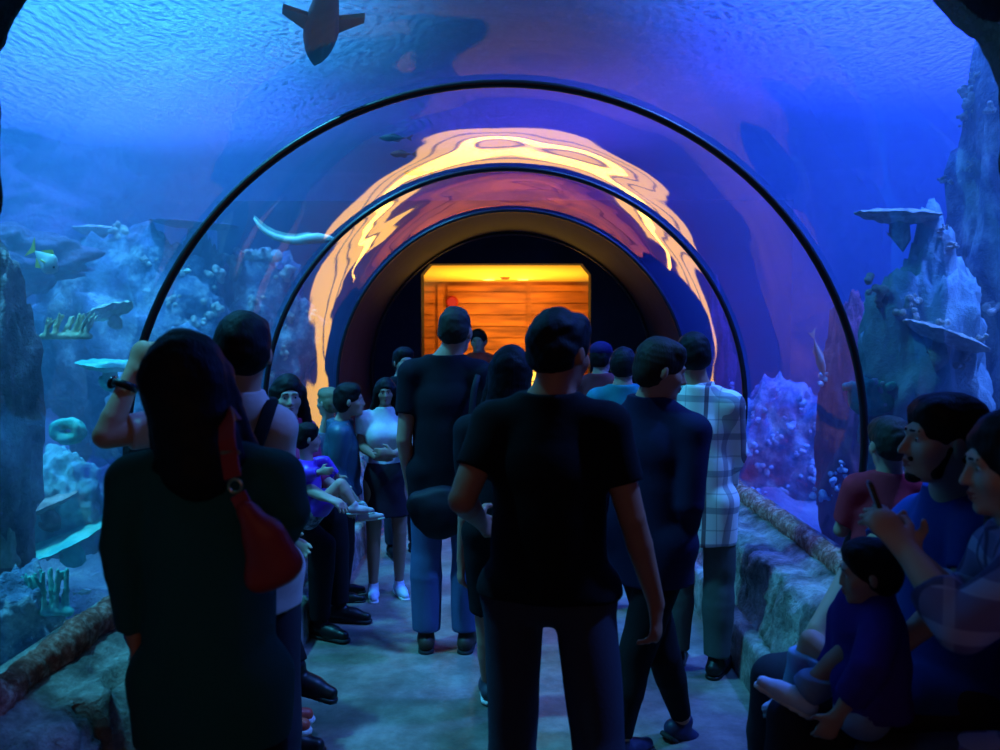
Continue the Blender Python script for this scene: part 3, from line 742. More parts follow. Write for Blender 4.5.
# ------------------------------------------------------------------ the visitors
BLK = (.006, .005, .005); BRN = (.018, .010, .006)
def seat(h, zs=.55, hands='lap', fx=0.0):
    k = h / 1.7; z = zs / k
    J = dict(pelvis=(0, 0, z + .15), waist=(0, .0, z + .27), chest=(0, .01, z + .41), neck=(0, .01, z + .60), head=(0, .05, z + .745),
             shr=(.168, .01, z + .54), shl=(-.168, .01, z + .54), hir=(.09, .02, z + .095), hil=(-.09, .02, z + .095),
             knr=(.12, .43, z + .02), knl=(-.12, .43, z + .02), anr=(.11, .44, .085), anl=(-.11, .44, .085),
             elr=(.23, .04, z + .27), ell=(-.23, .04, z + .27), wrr=(.12, .27, z + .20), wrl=(-.12, .27, z + .20))
    return J
tee_black = fabric('black_cotton', (.006, .006, .008)); tee_black2 = fabric('black_jersey', (.008, .008, .014))
jeans_dark = fabric('charcoal_denim', (.035, .038, .06), scale=160); jeans_blue = fabric('blue_denim', (.06, .10, .22), scale=160); jeans_mid = fabric('faded_denim', (.09, .14, .26), scale=160)
trs_black = fabric('black_twill', (.008, .008, .010)); shoe_black = plain('black_leather', (.008, .008, .008), .4); M_sole = plain('rubber_sole', (.02, .02, .02), .8); M_solew = plain('white_rubber_sole', (.6, .6, .6), .7)
def lx(px, Y): return P(px, 500, Y).x

# 1 woman in dark green, back to the camera
p = Person('woman with long black hair in a dark green sweater, her back to the camera', (lx(208, 1.76), 1.76, 0), 4, 1.60, girth=.94, fem=False, tone=(.40, .20, .13), res=.0065,
           joints=dict(elr=P(290, 512, 1.74), wrr=P(262, 566, 1.95), ell=P(122, 545, 1.70), wrl=P(135, 628, 1.76), head=P(187, 385, 1.74)), head=(-4, 0, 6), face=False, sw=.98)
p.hands['l'] = dict(curl=.7, n=(1, .2, 0), d=(.05, .12, -1)); p.hands['r'] = dict(curl=.6)
p.body(); p.hair('long', (.008, .006, .005), .03, 1.02); p.shirt(fabric('dark_green_knit', (.012, .085, .070), scale=220, bump=.5), 1.96, .20, .014, .008, name='sweater', wr=.005); p.trousers(trs_black, .005, .02); p.shoes(shoe_black)
def shoulder_bag():
    red = fabric('red_leather', (.30, .018, .010), .5, spec=.4, bump=.1); gold = plain('brass_ring', (.55, .40, .18), .3, .5, 1.0)
    t = empty('shoulder_bag', P(270, 560, 1.56)); tag(t, 'red leather shoulder bag with ring and strap hanging on the green sweater woman', 'bag'); o0 = t.location
    q = lambda a, b, y: P(a - 5, b, y) - o0
    S = SDF(); n = (.1, 1, 0)
    S.cone(q(264, 578, 1.55), q(288, 568, 1.56), .020, .020, k=.02, n=n, f=.8); S.cone(q(256, 518, 1.535), q(264, 576, 1.55), .012, .022, k=.03); S.cone(q(250, 508, 1.53), q(290, 560, 1.56), .014, .022, k=.04)
    S.cone(q(268, 540, 1.54), q(278, 568, 1.555), .030, .034, k=.03, n=n, f=1.3)
    S.cone(q(276, 535, 1.54), q(288, 560, 1.555), .022, .026, k=.04, n=n, f=1.2)
    sdf_obj('bag_body', S, .005, red, t, wr=.002, wf=40)
    def strap(name, pts, wd=.017): 
        V = []; F = []
        for i, a in enumerate(pts):
            a = Vector(a); b = Vector(pts[min(i + 1, len(pts) - 1)]); c = Vector(pts[max(i - 1, 0)]); d = (b - c).normalized(); sd = d.cross(Vector((0, 1, 0.0)));
            if sd.length < .2: sd = Vector((1, 0, 0))
            sd.normalize(); nn = d.cross(sd).normalized() * .003
            for u in (sd * wd + nn, -sd * wd + nn, -sd * wd - nn, sd * wd - nn): V.append(tuple(a + u))
        m = len(pts)
        for i in range(m - 1):
            for k in range(4): F.append((i * 4 + k, i * 4 + (k + 1) % 4, i * 4 + 4 + (k + 1) % 4, i * 4 + 4 + k))
        F += [(0, 1, 2, 3), (m * 4 - 4, m * 4 - 3, m * 4 - 2, m * 4 - 1)]
        return recalc(mesh_obj(name, V, F, red, t, smooth=False))
    strap('strap', [q(247, 424, 1.84), q(243, 416, 1.78), q(238, 413, 1.72), q(234, 416, 1.65), q(232, 425, 1.61), q(232, 440, 1.585), q(235, 460, 1.565), q(238, 478, 1.55)])
    strap('strap', [q(243, 494, 1.535), q(249, 506, 1.53), q(256, 520, 1.53)], .016)
    c = q(240, 486, 1.535); tube('ring', [(c.x + .013 * math.cos(a), c.y, c.z + .013 * math.sin(a)) for a in np.linspace(0, 6.283, 20, endpoint=False)], .0028, gold, t, 8, True)
    c = q(236, 452, 1.575); box('buckle', (c.x - .019, c.y - .006, c.z - .004), (c.x + .019, c.y - .001, c.z + .003), gold, t)
shoulder_bag()

# 2 man in a pale shirt, arm raised
p = Person('man in a pale beige shirt raising his left hand, behind the dark green sweater woman', (lx(240, 2.42), 2.42, 0), 14, 1.67, girth=.98, tone=(.52, .29, .19),
           joints=dict(head=P(244, 352, 2.40), ell=P(106, 436, 2.30), wrl=P(131, 378, 2.36), shl=P(184, 424, 2.44), elr=P(272, 505, 2.5), wrr=P(250, 520, 2.72), shr=P(277, 428, 2.38)), head=(0, 0, -3), face=False, res=.006)
p.hands['l'] = dict(d=(.38, .1, 1), n=(.7, .9, 0), curl=.9, right=False)
p.body(); p.hair('short', BLK, vol=1.1); p.shirt(fabric('beige_cotton', (.60, .50, .46)), .72, .16, .012, .006); p.trousers(fabric('dark_slacks', (.03, .03, .04)), .012, .03); p.shoes(shoe_black)
def wristwatch(name, label, c, d, r=.030, mat=None):
    t = empty(name, c); tag(t, label, 'watch'); d = Vector(d).normalized(); u = d.cross(Vector((0, 1, 0))).normalized(); v = d.cross(u)
    V = []; F = []; n = 28
    for i in range(n):
        a = 2 * math.pi * i / n
        for (rr, h) in ((r, -.012), (r + .006, -.010), (r + .006, .010), (r, .012)): V.append(tuple((u * math.cos(a) + v * math.sin(a)) * rr + d * h))
    for i in range(n):
        for k in range(4): j = (i + 1) % n; F.append((i * 4 + k, i * 4 + (k + 1) % 4, j * 4 + (k + 1) % 4, j * 4 + k))
    recalc(mesh_obj('band', V, F, mat or shoe_black, t))
    fc = -u if u.x > 0 else u; q0 = fc * (r + .004)
    tube('case', [q0, q0 + fc * .006, q0 + fc * .009], [.020, .021, .018], plain('dark_metal', (.05, .05, .06), .3, .6, .8), t, 20)
wristwatch('wristwatch', 'chunky black wristwatch on the raised wrist of the beige shirt man', P(125, 386, 2.345), P(131, 378, 2.36) - P(106, 436, 2.30), .032)
def sling():
    t = empty('sling_bag', P(258, 430, 2.3)); tag(t, 'black bag strap crossing the back of the beige shirt man', 'bag'); o0 = t.location
    m = fabric('black_webbing', (.008, .008, .01)); pts = [P(266, 404, 2.52), P(270, 398, 2.46), P(272, 401, 2.38), P(268, 412, 2.325), P(262, 430, 2.29), P(254, 452, 2.275), P(240, 485, 2.265), P(222, 520, 2.28), P(205, 545, 2.36), P(205, 550, 2.48), P(222, 520, 2.62)]
    tube('strap', [q - o0 for q in pts], .020, m, t, 8, flat=.22)
    S = SDF(); a = P(232, 490, 2.68) - o0; S.cone(a - Vector((.07, 0, 0)), a + Vector((.07, 0, 0)), .05, .05, n=(0, 1, 0), f=1.6); sdf_obj('pouch', S, .008, m, t)
sling()

# 3 man in black, centre
p = Person('broad man in a black t-shirt and charcoal jeans walking ahead in the centre', (lx(549, 2.3), 2.3, 0), -6, 1.675, girth=1.10, tone=(.36, .15, .085), sw=1.0, res=.0065,
           joints=dict(head=P(561, 352, 2.3), elr=P(632, 518, 2.26), wrr=P(656, 603, 2.31), ell=P(462, 500, 2.22), wrl=P(480, 520, 2.46), knl=P(512, 735, 2.36), anl=Vector((lx(508, 2.36), 2.40, .085)), knr=P(598, 742, 2.20), anr=Vector((lx(606, 2.1), 2.06, .085)), hir=(.105, 0, .87), hil=(-.105, 0, .87)), head=(-4, 0, -34))
p.hands['r'] = dict(curl=.75, d=(.02, .05, -1), n=(-1, .3, 0)); p.hands['l'] = dict(curl=.8)
p.body(); p.hair('short', BLK, vol=1.05, mess=.005); p.eyes(); p.shirt(tee_black, .62, .07, .012, .010, wr=.006); p.trousers(jeans_dark, .005, .030, wr=.005); p.shoes(shoe_black)

# 4 man with cropped hair in black, further on
p = Person('tall man with cropped grey-brown hair in a black t-shirt and blue jeans, left of centre', (lx(446, 4.0), 4.0, 0), 0, 1.74, girth=1.0, tone=(.42, .22, .15), sw=.98,
           joints=dict(head=P(456, 331, 4.0), ell=P(404, 440, 3.97), wrl=P(412, 492, 4.05)), face=False, head=(0, 0, -15))
p.body(); p.hair('buzz', (.030, .022, .016), vol=1.1); p.shirt(tee_black2, .6, .24, .014, .012); p.trousers(jeans_blue, .006, .035); p.shoes(plain('brown_shoe', (.05, .03, .02)), M_sole)
def duffel():
    t = empty('tote_bag', P(440, 510, 3.8)); tag(t, 'dark slouchy bag hanging at the hip of the cropped hair man', 'bag'); S = SDF(); m = fabric('black_nylon', (.008, .008, .012), .6)
    S.ell((0, 0, -.01), (.14, .07, .13), k=.02); S.cone((-.1, 0, .03), (.1, 0, .03), .06, .06, k=.04, n=(0, 1, 0), f=1.3); sdf_obj('bag_body', S, .008, m, t, wr=.006, wf=25)
    o0 = t.location; tube('strap', [P(470, 505, 3.8) - o0, P(468, 450, 3.86) - o0, P(474, 390, 3.86) - o0, P(480, 368, 3.95) - o0, P(478, 362, 4.02) - o0, P(474, 372, 4.1) - o0], .016, m, t, 8, flat=.3)
duffel()

# 5 woman hidden behind the centre man
p = Person('woman with long dark hair in black shorts, mostly hidden between the two men in black', (lx(503, 3.3), 3.3, 0), 0, 1.50, fem=True, tone=(.40, .20, .14),
           joints=dict(head=P(511, 372, 3.3), ell=P(467, 500, 3.28), wrl=P(462, 560, 3.32), anl=Vector((lx(488, 3.4), 3.42, .085)), knl=P(488, 640, 3.36)), face=False)
p.hands['l'] = dict(curl=.5); p.body(); p.hair('long', BLK, .22, 1.05); p.shirt(tee_black2, .9, .06, .012, .006); p.trousers(trs_black, .018, .02, upto=.72); p.shoes(plain('dark_canvas', (.04, .04, .06)), M_solew)

# 6 person in navy turning right
p = Person('person with short brown hair in a dark navy top, face turned right', (lx(650, 3.0), 3.0, 0), -42, 1.60, girth=1.08, fem=True, tone=(.40, .21, .14), res=.0065,
           joints=dict(head=P(662, 369, 2.96), anr=Vector((lx(622, 2.9), 2.9, .085)), knr=P(632, 668, 2.94), anl=P(683, 722, 3.12), knl=P(664, 655, 3.02), shr=P(694, 432, 2.9), shl=P(618, 425, 3.1), elr=P(690, 505, 2.86), wrr=P(680, 560, 3.0), ell=P(610, 510, 3.2)), head=(-16, 0, -44))
p.foot['l'] = (.3, .8, -.55); p.hands['r'] = dict(curl=.6)
p.body(); p.hair('bob', (.020, .012, .008), vol=1.0); p.eyes(); p.shirt(fabric('navy_knit', (.010, .010, .040)), 1.8, .22, .016, .012, name='top', wr=.006); p.trousers(trs_black, .010, .008, upto=1.90); p.shoes(plain('navy_flat_shoe', (.02, .02, .06), .5), M_sole)

# 7 man in plaid
def plaid():
    m, nt, out = mat_new('pale_plaid'); L = nt.links.new; b = N(nt, 'ShaderNodeBsdfPrincipled', inp={'Roughness': .9, 'Specular IOR Level': .1})
    tc = N(nt, 'ShaderNodeTexCoord'); sp = N(nt, 'ShaderNodeSeparateXYZ'); L(tc.outputs['Object'], sp.inputs[0]); prev = None
    col = N(nt, 'ShaderNodeRGB'); col.outputs[0].default_value = (.85, .90, .86, 1); prev = col.outputs[0]
    for axis, per, off, wd, c, f in (('Z', .17, 0, .030, (.16, .20, .26), .6), ('X', .15, .06, .018, (.10, .06, .10), .85), ('Y', .15, .02, .022, (.16, .16, .22), .6), ('Z', .17, .08, .006, (.25, .28, .30), .5), ('X', .15, .0, .005, (.3, .3, .3), .5)):
        a = N(nt, 'ShaderNodeMath', operation='ADD', inp={1: off + 5}); L(sp.outputs[axis], a.inputs[0]); md = N(nt, 'ShaderNodeMath', operation='MODULO', inp={1: per}); L(a.outputs[0], md.inputs[0])
        lt = N(nt, 'ShaderNodeMath', operation='LESS_THAN', inp={1: wd}); L(md.outputs[0], lt.inputs[0]); mu = N(nt, 'ShaderNodeMath', operation='MULTIPLY', inp={1: f}); L(lt.outputs[0], mu.inputs[0])
        mx = N(nt, 'ShaderNodeMixRGB', inp={2: rgba(c)}); L(mu.outputs[0], mx.inputs[0]); L(prev, mx.inputs[1]); prev = mx.outputs[0]
    L(prev, b.inputs['Base Color']); L(b.outputs[0], out.inputs[0]); return m
PL = plaid()
p = Person('man in a pale checked long-sleeved shirt standing by the right bench with his back turned', (.885, 3.75, 0), -28, 1.585, girth=.95, sw=.92, tone=(.42, .22, .15),
           joints=dict(head=P(693, 357, 3.75), elr=P(736, 450, 3.7), wrr=P(728, 486, 3.92), ell=P(680, 450, 3.9)), face=False, head=(-4, 0, 25))
p.body(); p.hair('short', BLK, vol=1.1); p.shirt(PL, 1.95, .27, .016, .014, wr=.006); p.collar(PL); p.trousers(fabric('grey_green_trousers', (.07, .085, .08)), .006, .03, wr=.008); p.shoes(shoe_black)

# 8, 9, 10, 11 crowd further down the tunnel
p = Person('person in a teal t-shirt behind the navy top person', (lx(622, 4.6), 4.6, 0), -12, 1.52, tone=(.38, .2, .14), face=False, res=.009, sw=1.0); p.body(); p.hair('short', BLK); p.shirt(fabric('teal_cotton', (.02, .16, .20)), .6, .1); p.trousers(jeans_dark); p.shoes(shoe_black)
p = Person('person in a dark purple cap and red top, distant, right of the orange opening', (lx(600, 5.6), 5.6, 0), -30, 1.53, tone=(.38, .2, .14), res=.009, face=False); p.body(); p.hair('short', BLK); p.shirt(fabric('dark_red_cotton', (.14, .02, .03)), .6, .1); p.trousers(jeans_dark); p.shoes(shoe_black)
S = SDF(); S.ell(p.hp(0, -.02, .07), (.092 * p.hs, .112 * p.hs, .075 * p.hs), k=.01, cuts=[(p.hp(0, 0, .04), (0, 0, -1))]); S.ell(p.hp(0, .13, .05), (.06, .07, .008), k=.01); sdf_obj('cap', S, .007, fabric('purple_cap', (.02, .01, .06)), p.root)
p = Person('distant person in a red patterned jacket against the orange timber wall', (lx(479, 7.7), 7.7, 0), 170, 1.63, tone=(.38, .2, .14), res=.009); p.body(); p.hair('short', BLK); p.eyes(); p.shirt(rock_mat('red_black_print', [(.02, .01, .01), (.55, .03, .02), (.65, .05, .03)], 6), 1.9, .1); p.trousers(jeans_dark); p.shoes(shoe_black)
p = Person('person in dark clothes standing far back on the left behind the white top girl', (lx(404, 5.7), 5.7, 0), -150, 1.50, tone=(.34, .2, .15), res=.009); p.body(); p.hair('bob', BLK); p.eyes(); p.shirt(tee_black2, 1.9, .1); p.trousers(jeans_dark); p.shoes(shoe_black)

# 12 girl in white top
p = Person('girl in a white short-sleeved top and dark skirt facing the camera, hands folded', (lx(386, 4.8), 4.8, 0), -162, 1.345, fem=True, tone=(.30, .17, .12), res=.0065, sw=.95,
           joints=dict(wrr=P(376, 457, 4.62), wrl=P(394, 454, 4.60), elr=P(361, 446, 4.76), ell=P(411, 446, 4.74)), head=(-4, 0, -8), hs=.80)
p.hands['r'] = dict(d=(-1, .1, 0), n=(0, -1, 0), curl=.6); p.hands['l'] = dict(d=(1, .1, .1), n=(0, -1, 0), curl=.6)
p.body(); p.hair('long', BLK, .26); p.eyes(); p.shirt(fabric('white_cotton', (.60, .62, .66)), .55, -.02, .010); p.skirt(fabric('dark_skirt', (.020, .012, .020)), .31, .03); p.shoes(fabric('pale_canvas', (.50, .56, .68)), M_solew)

# 13 seated woman in pink + 14 toddler in purple
x0 = -1.20; Jw = seat(1.62)
p = Person('seated long-haired woman in a pink top on the left bench, black trousers and boots', (x0, 4.25, 0), -108, 1.62, fem=True, tone=(.50, .31, .24), res=.0065,
           joints={**Jw, 'head': P(288, 397, 4.2), 'elr': P(296, 482, 4.0), 'wrr': P(322, 496, 3.86), 'knl': P(335, 520, 4.35), 'anl': Vector((lx(338, 4.35), 4.36, .09)), 'knr': P(322, 545, 4.1), 'anr': Vector((lx(318, 4.12), 4.12, .09))}, head=(0, 0, -48))
p.hands['r'] = dict(d=P(338, 502, 3.84) - P(322, 496, 3.86), n=(0, 0, -1), curl=.5)
p.hands['r']['d'] = Matrix.Rotation(-R_(-108), 3, 'Z') @ Vector(p.hands['r']['d'])
p.body(); p.hair('long', BLK, .25); p.eyes(); p.shirt(fabric('pink_jersey', (.42, .04, .14)), 1.45, .06, .012); p.trousers(trs_black, .012, .02); p.shoes(shoe_black, M_sole, boot=True)
t0 = Vector((lx(308, 4.02), 4.0, .58)); zs = 0.0
Jt = seat(.90, .05)
p = Person('toddler in a shiny purple jacket sitting on the lap of the pink top woman', t0, -75, .90, kid=True, tone=(.50, .30, .24), res=.006,
           joints={**Jt, 'head': P(308, 438, 4.0), 'knr': P(340, 484, 3.95), 'anr': P(354, 505, 3.95), 'knl': P(342, 486, 4.08), 'anl': P(364, 512, 4.1), 'elr': P(300, 474, 3.93), 'wrr': P(320, 472, 3.86), 'ell': P(325, 462, 4.1), 'wrl': P(337, 476, 4.1)}, head=(-5, 0, 10))
p.foot['l'] = (.2, 1, .1); p.body(); p.hair('bob', BLK, vol=1.0); p.eyes(); p.shirt(fabric('purple_satin', (.17, .03, .55), .35, spec=.5), 1.92, .04, .014, .006, name='jacket', wr=.007)
p.trousers(rock_mat('grey_print', [(.05, .05, .07), (.4, .42, .48), (.6, .62, .66)], 14), .012, .016); p.shoes(fabric('pink_white_shoe', (.60, .40, .50)), M_solew)
# 15 child in teal jacket, 16 fair-haired child
p = Person('child in a dark teal padded jacket looking right, beside the seated pink top woman', (lx(343, 4.75), 4.75, 0), -80, 1.26, kid=True, tone=(.42, .26, .2), res=.0065, joints=dict(head=P(350, 400, 4.72)), hs=1.08)
p.body(); p.hair('bob', BLK, vol=1.0); p.eyes(); p.shirt(fabric('teal_quilted_nylon', (.02, .07, .11), .45, spec=.45), 1.92, .08, .028, .012, name='jacket', wr=.012); p.trousers(trs_black); p.shoes(shoe_black)
p = Person('fair-haired small child seated behind the dark teal jacket child', (-1.22, 5.15, 0), 60, 1.10, kid=True, tone=(.48, .32, .25), res=.0075, joints={**seat(1.10), 'head': P(328, 402, 5.1), 'anr': (.1, .35, .5), 'anl': (-.1, .35, .5)}, hs=1.15)
p.body(); p.hair('bob', (.22, .17, .10), vol=.95); p.eyes(); p.shirt(fabric('grey_fleece', (.12, .14, .18)), 1.9, .06, .018); p.trousers(jeans_dark); p.shoes(shoe_black)

# 17 two seated visitors at the left, mostly hidden
def w2(px, py, Y): return P(px, py, Y)
p = Person('seated visitor with crossed dark trousers and black shoe, hidden behind the green sweater woman', (-1.20, 3.12, 0), -88, 1.68, tone=(.42, .24, .18), res=.0075,
           joints={**seat(1.68), 'knl': w2(262, 590, 3.2), 'anl': w2(296, 668, 3.12), 'knr': w2(268, 612, 3.02), 'anr': Vector((lx(270, 2.95), 2.98, .09)), 'elr': (.25, .12, .85), 'wrr': w2(268, 606, 2.95)}, face=True, head=(0, 0, 10))
p.foot['l'] = (.1, .9, -.25); p.body(); p.hair('short', BLK); p.eyes(); p.shirt(fabric('light_blue_shirt', (.22, .34, .62)), 1.85, .06); p.trousers(trs_black, .012, .022); p.shoes(shoe_black)
p = Person('seated visitor in blue jeans and coral red shoes, hidden behind the green sweater woman', (-1.22, 2.66, 0), -80, 1.55, fem=True, tone=(.42, .24, .18), res=.0075,
           joints={**seat(1.55), 'knl': w2(248, 640, 2.82), 'anl': w2(266, 706, 2.95), 'knr': w2(236, 640, 2.66), 'anr': w2(262, 712, 2.85)}, head=(0, 0, 5))
p.body(); p.hair('long', BLK, .15); p.eyes(); p.shirt(fabric('slate_top', (.06, .08, .12)), 1.85, .06); p.trousers(jeans_blue, .012, .022); p.shoes(plain('coral_red_shoe', (.50, .07, .05), .4), M_solew)

# 18 seated man in profile on the right
rb = fabric('royal_blue_cotton', (.007, .03, .19))
Jm = seat(1.74)
p = Person('seated man with short dark hair in a royal blue shirt, facing left', (1.22, 2.18, 0), 84, 1.74, girth=1.1, tone=(.46, .26, .19), res=.006,
           joints={**Jm, 'head': P(943, 440, 2.10), 'elr': P(866, 556, 2.34), 'wrr': P(818, 628, 2.26), 'shr': (.17, .03, .98 + .06), 'ell': P(965, 590, 1.98), 'wrl': P(905, 640, 2.0)}, head=(2, 0, 2))
p.hands['r'] = dict(d=Matrix.Rotation(-R_(84), 3, 'Z') @ (P(796, 668, 2.22) - P(818, 628, 2.26)), n=(-.2, .2, -1), curl=.35)
p.body(); p.hair('short', BLK, vol=.8); p.eyes(); p.shirt(rb, .75, .06, .014, .010); p.trousers(fabric('dark_chino', (.02, .02, .03)), .014, .03); p.shoes(shoe_black)
S = SDF(); q = p.hs; S.cone(p.hp(-.040, .035, -.088), p.hp(0, .074, -.100), .014 * q, .017 * q, k=.02); S.cone(p.hp(.040, .035, -.088), p.hp(0, .074, -.100), .014 * q, .017 * q, k=.02)  # thin dark layer over jaw and lip, standing in for shade on the face
for sg in (-1, 1): S.cone(p.hp(sg * .062, .008, -.015), p.hp(sg * .050, .030, -.085), .009 * q, .013 * q, k=.015)
S.cone(p.hp(-.022, .088, -.052), p.hp(.022, .088, -.052), .006 * q, .006 * q, k=.01); sdf_obj('jaw_shade', S, .005, hair_mat(BLK), p.root, wr=.002, wf=80)

# 19 boy in red kneeling on the bench
J = dict(pelvis=(0, 0, 1.21), waist=(0, 0, 1.33), chest=(0, 0, 1.48), neck=(0, .01, 1.66), head=(0, .03, 1.84), shr=(.155, 0, 1.60), shl=(-.155, 0, 1.60), hir=(.085, 0, 1.16), hil=(-.085, 0, 1.16), knr=(.10, .12, .88), knl=(-.10, .12, .88), anr=(.1, -.3, .86), anl=(-.1, -.3, .86),
         elr=(.22, .06, 1.36), wrr=(.15, .28, 1.40), ell=(-.22, .06, 1.36), wrl=(-.15, .28, 1.40))
p = Person('boy in a dark red t-shirt kneeling on the right bench, his back turned', (1.315, 2.78, -.0), -12, 1.13, kid=True, girth=1.08, tone=(.46, .27, .20), res=.0065, joints={**J, 'head': P(889, 444, 2.78)}, face=False, hs=1.12, head=(-3, 0, 15))
p.foot['r'] = p.foot['l'] = (0, -1, 0); p.body(feet=False); p.hair('short', (.03, .025, .022), vol=1.0); p.shirt(fabric('crimson_cotton', (.50, .03, .06)), .8, .05, .014, .012, wr=.006); p.trousers(fabric('dark_teal_shorts', (.015, .05, .06)), .014, .02, upto=.95)

# 20 woman with phone in plaid shirt, right edge
def purple_plaid():
    m, nt, out = mat_new('purple_plaid'); L = nt.links.new; b = N(nt, 'ShaderNodeBsdfPrincipled', inp={'Roughness': .85, 'Specular IOR Level': .15}); tc = N(nt, 'ShaderNodeTexCoord'); sp = N(nt, 'ShaderNodeSeparateXYZ'); L(tc.outputs['Object'], sp.inputs[0])
    col = N(nt, 'ShaderNodeRGB'); col.outputs[0].default_value = (.16, .12, .26, 1); prev = col.outputs[0]
    for axis, per, off, wd, c, f in (('Z', .09, 0, .03, (.34, .30, .48), .8), ('X', .09, .02, .03, (.03, .02, .08), .8), ('Y', .10, .02, .02, (.35, .28, .42), .6)):
        a = N(nt, 'ShaderNodeMath', operation='ADD', inp={1: off + 5}); L(sp.outputs[axis], a.inputs[0]); md = N(nt, 'ShaderNodeMath', operation='MODULO', inp={1: per}); L(a.outputs[0], md.inputs[0])
        lt = N(nt, 'ShaderNodeMath', operation='LESS_THAN', inp={1: wd}); L(md.outputs[0], lt.inputs[0]); mu = N(nt, 'ShaderNodeMath', operation='MULTIPLY', inp={1: f}); L(lt.outputs[0], mu.inputs[0])
        mx = N(nt, 'ShaderNodeMixRGB', inp={2: rgba(c)}); L(mu.outputs[0], mx.inputs[0]); L(prev, mx.inputs[1]); prev = mx.outputs[0]
    L(prev, b.inputs['Base Color']); L(b.outputs[0], out.inputs[0]); return m
Jf = seat(1.62)
wl = lambda v, yaw: Matrix.Rotation(-R_(yaw), 3, 'Z') @ Vector(v)
p = Person('seated long-haired woman in a purple checked shirt holding up a phone', (1.22, 1.62, 0), 62, 1.62, fem=True, tone=(.50, .30, .22), res=.006,
           joints={**Jf, 'head': P(1012, 464, 1.70), 'neck': P(1028, 535, 1.66), 'ell': P(962, 628, 1.52), 'wrl': P(908, 553, 1.66), 'elr': P(960, 605, 1.86), 'wrr': P(912, 556, 1.80), 'shl': P(1040, 568, 1.50), 'shr': P(1000, 552, 1.82)}, head=(-8, 0, 14))
p.hands['l'] = dict(d=wl(P(884, 522, 1.70) - P(908, 553, 1.66), 62), n=wl((-.3, 1, .1), 62), curl=.7, s=.92, right=False); p.hands['r'] = dict(d=wl(P(890, 516, 1.80) - P(912, 556, 1.80), 62), n=wl((-.3, -1, .1), 62), curl=.8, s=.92, right=True)
p.body(); p.hair('long', (.008, .006, .006), .25, 1.02); p.eyes(); p.shirt(purple_plaid(), 1.50, .10, .014, .012, wr=.006); p.trousers(jeans_dark, .012, .02); p.shoes(shoe_black)
c = P(880, 512, 1.745); t = empty('smartphone', c); tag(t, 'dark smartphone held up by the purple checked shirt woman', 'phone')
t.rotation_euler = (R_(-20), R_(8), R_(70)); box('case', (-.036, -.004, -.072), (.036, .004, .072), shoe_black, t, .003); box('screen', (-.033, -.0055, -.066), (.033, -.0035, .066), plain('black_glass', (.01, .012, .02), .08, .6), t)
# bracelets on the near wrist
# 21 child in front with jeans
t0 = Vector((lx(872, 2.0), 1.98, .56)); Jc = seat(1.08, .06)
p = Person('small child in a violet jacket and jeans on the royal blue shirt man\'s lap', t0, 62, 1.05, kid=True, tone=(.36, .20, .15), res=.0065,
           joints={**Jc, 'head': P(868, 572, 1.95), 'knr': P(812, 642, 2.16), 'anr': P(796, 688, 2.2), 'knl': P(850, 652, 1.98), 'anl': P(804, 692, 2.03), 'shr': P(848, 618, 2.06), 'shl': P(885, 622, 1.9), 'elr': P(838, 652, 2.08), 'wrr': P(850, 690, 2.0), 'ell': P(868, 672, 1.80), 'wrl': P(838, 715, 1.84)}, head=(-10, 0, 12), hs=1.05)
p.foot['l'] = (.2, 1, .3); p.foot['r'] = (0, 1, -.5)
p.body(); p.hair('bob', BLK, vol=.9); p.eyes(); p.shirt(fabric('violet_jacket', (.035, .014, .19)), 1.6, .06, .016, .010, name='jacket', wr=.007); p.trousers(fabric('pale_denim', (.16, .24, .42), scale=160), .012, .018, wr=.006); p.shoes(fabric('pale_sneaker', (.55, .62, .75)), M_solew)
# ------------------------------------------------------------------ life and rock in the tank
def blob_rock(name, label, cat, c, r, mat, seed, sub=5, amp=.35, group=None, rot=0):
    bm = bmesh.new(); bmesh.ops.create_icosphere(bm, subdivisions=sub, radius=1)
    for v in bm.verts:
        n = v.co.normalized(); s_ = Vector((seed * 3.1, seed, 0))
        d = 1 + amp * noise.fractal(n * 1.5 + s_, .8, 2, 3) + amp * .45 * noise.fractal(n * 5 + s_, .7, 2, 4)
        v.co = Vector((n.x * r[0] * d, n.y * r[1] * d, n.z * r[2] * d))
    me = bpy.data.meshes.new(name); bm.to_mesh(me); bm.free(); me.polygons.foreach_set('use_smooth', [True] * len(me.polygons)); me.materials.append(mat)
    o = bpy.data.objects.new(name, me); COL.objects.link(o); o.location = c; o.rotation_euler = (0, 0, rot); return tag(o, label, cat, group)
def sz(px, Y): return px * Y / F_PX
M_bluerock = rock_mat('algae_rock', [(.03, .05, .10), (.18, .26, .42), (.85, .92, .92)], 4.0, .9, 1.0, .05, fine=12)
M_redrock = rock_mat('maroon_rock', [(.22, .05, .10), (.36, .10, .14), (.50, .20, .20)], 1.6, .9, .8, .03)
M_palerock = rock_mat('pale_blue_rock', [(.18, .35, .45), (.32, .50, .58), (.50, .66, .66)], 1.4, .9, .7, .03)
M_cyan = rock_mat('turquoise_coral', [(.05, .40, .38), (.12, .62, .52), (.35, .80, .62)], 8, .9, .8, .01)
M_purp = rock_mat('violet_rock', [(.05, .03, .08), (.14, .08, .20), (.30, .18, .34)], 1.8, .9, .9, .04)
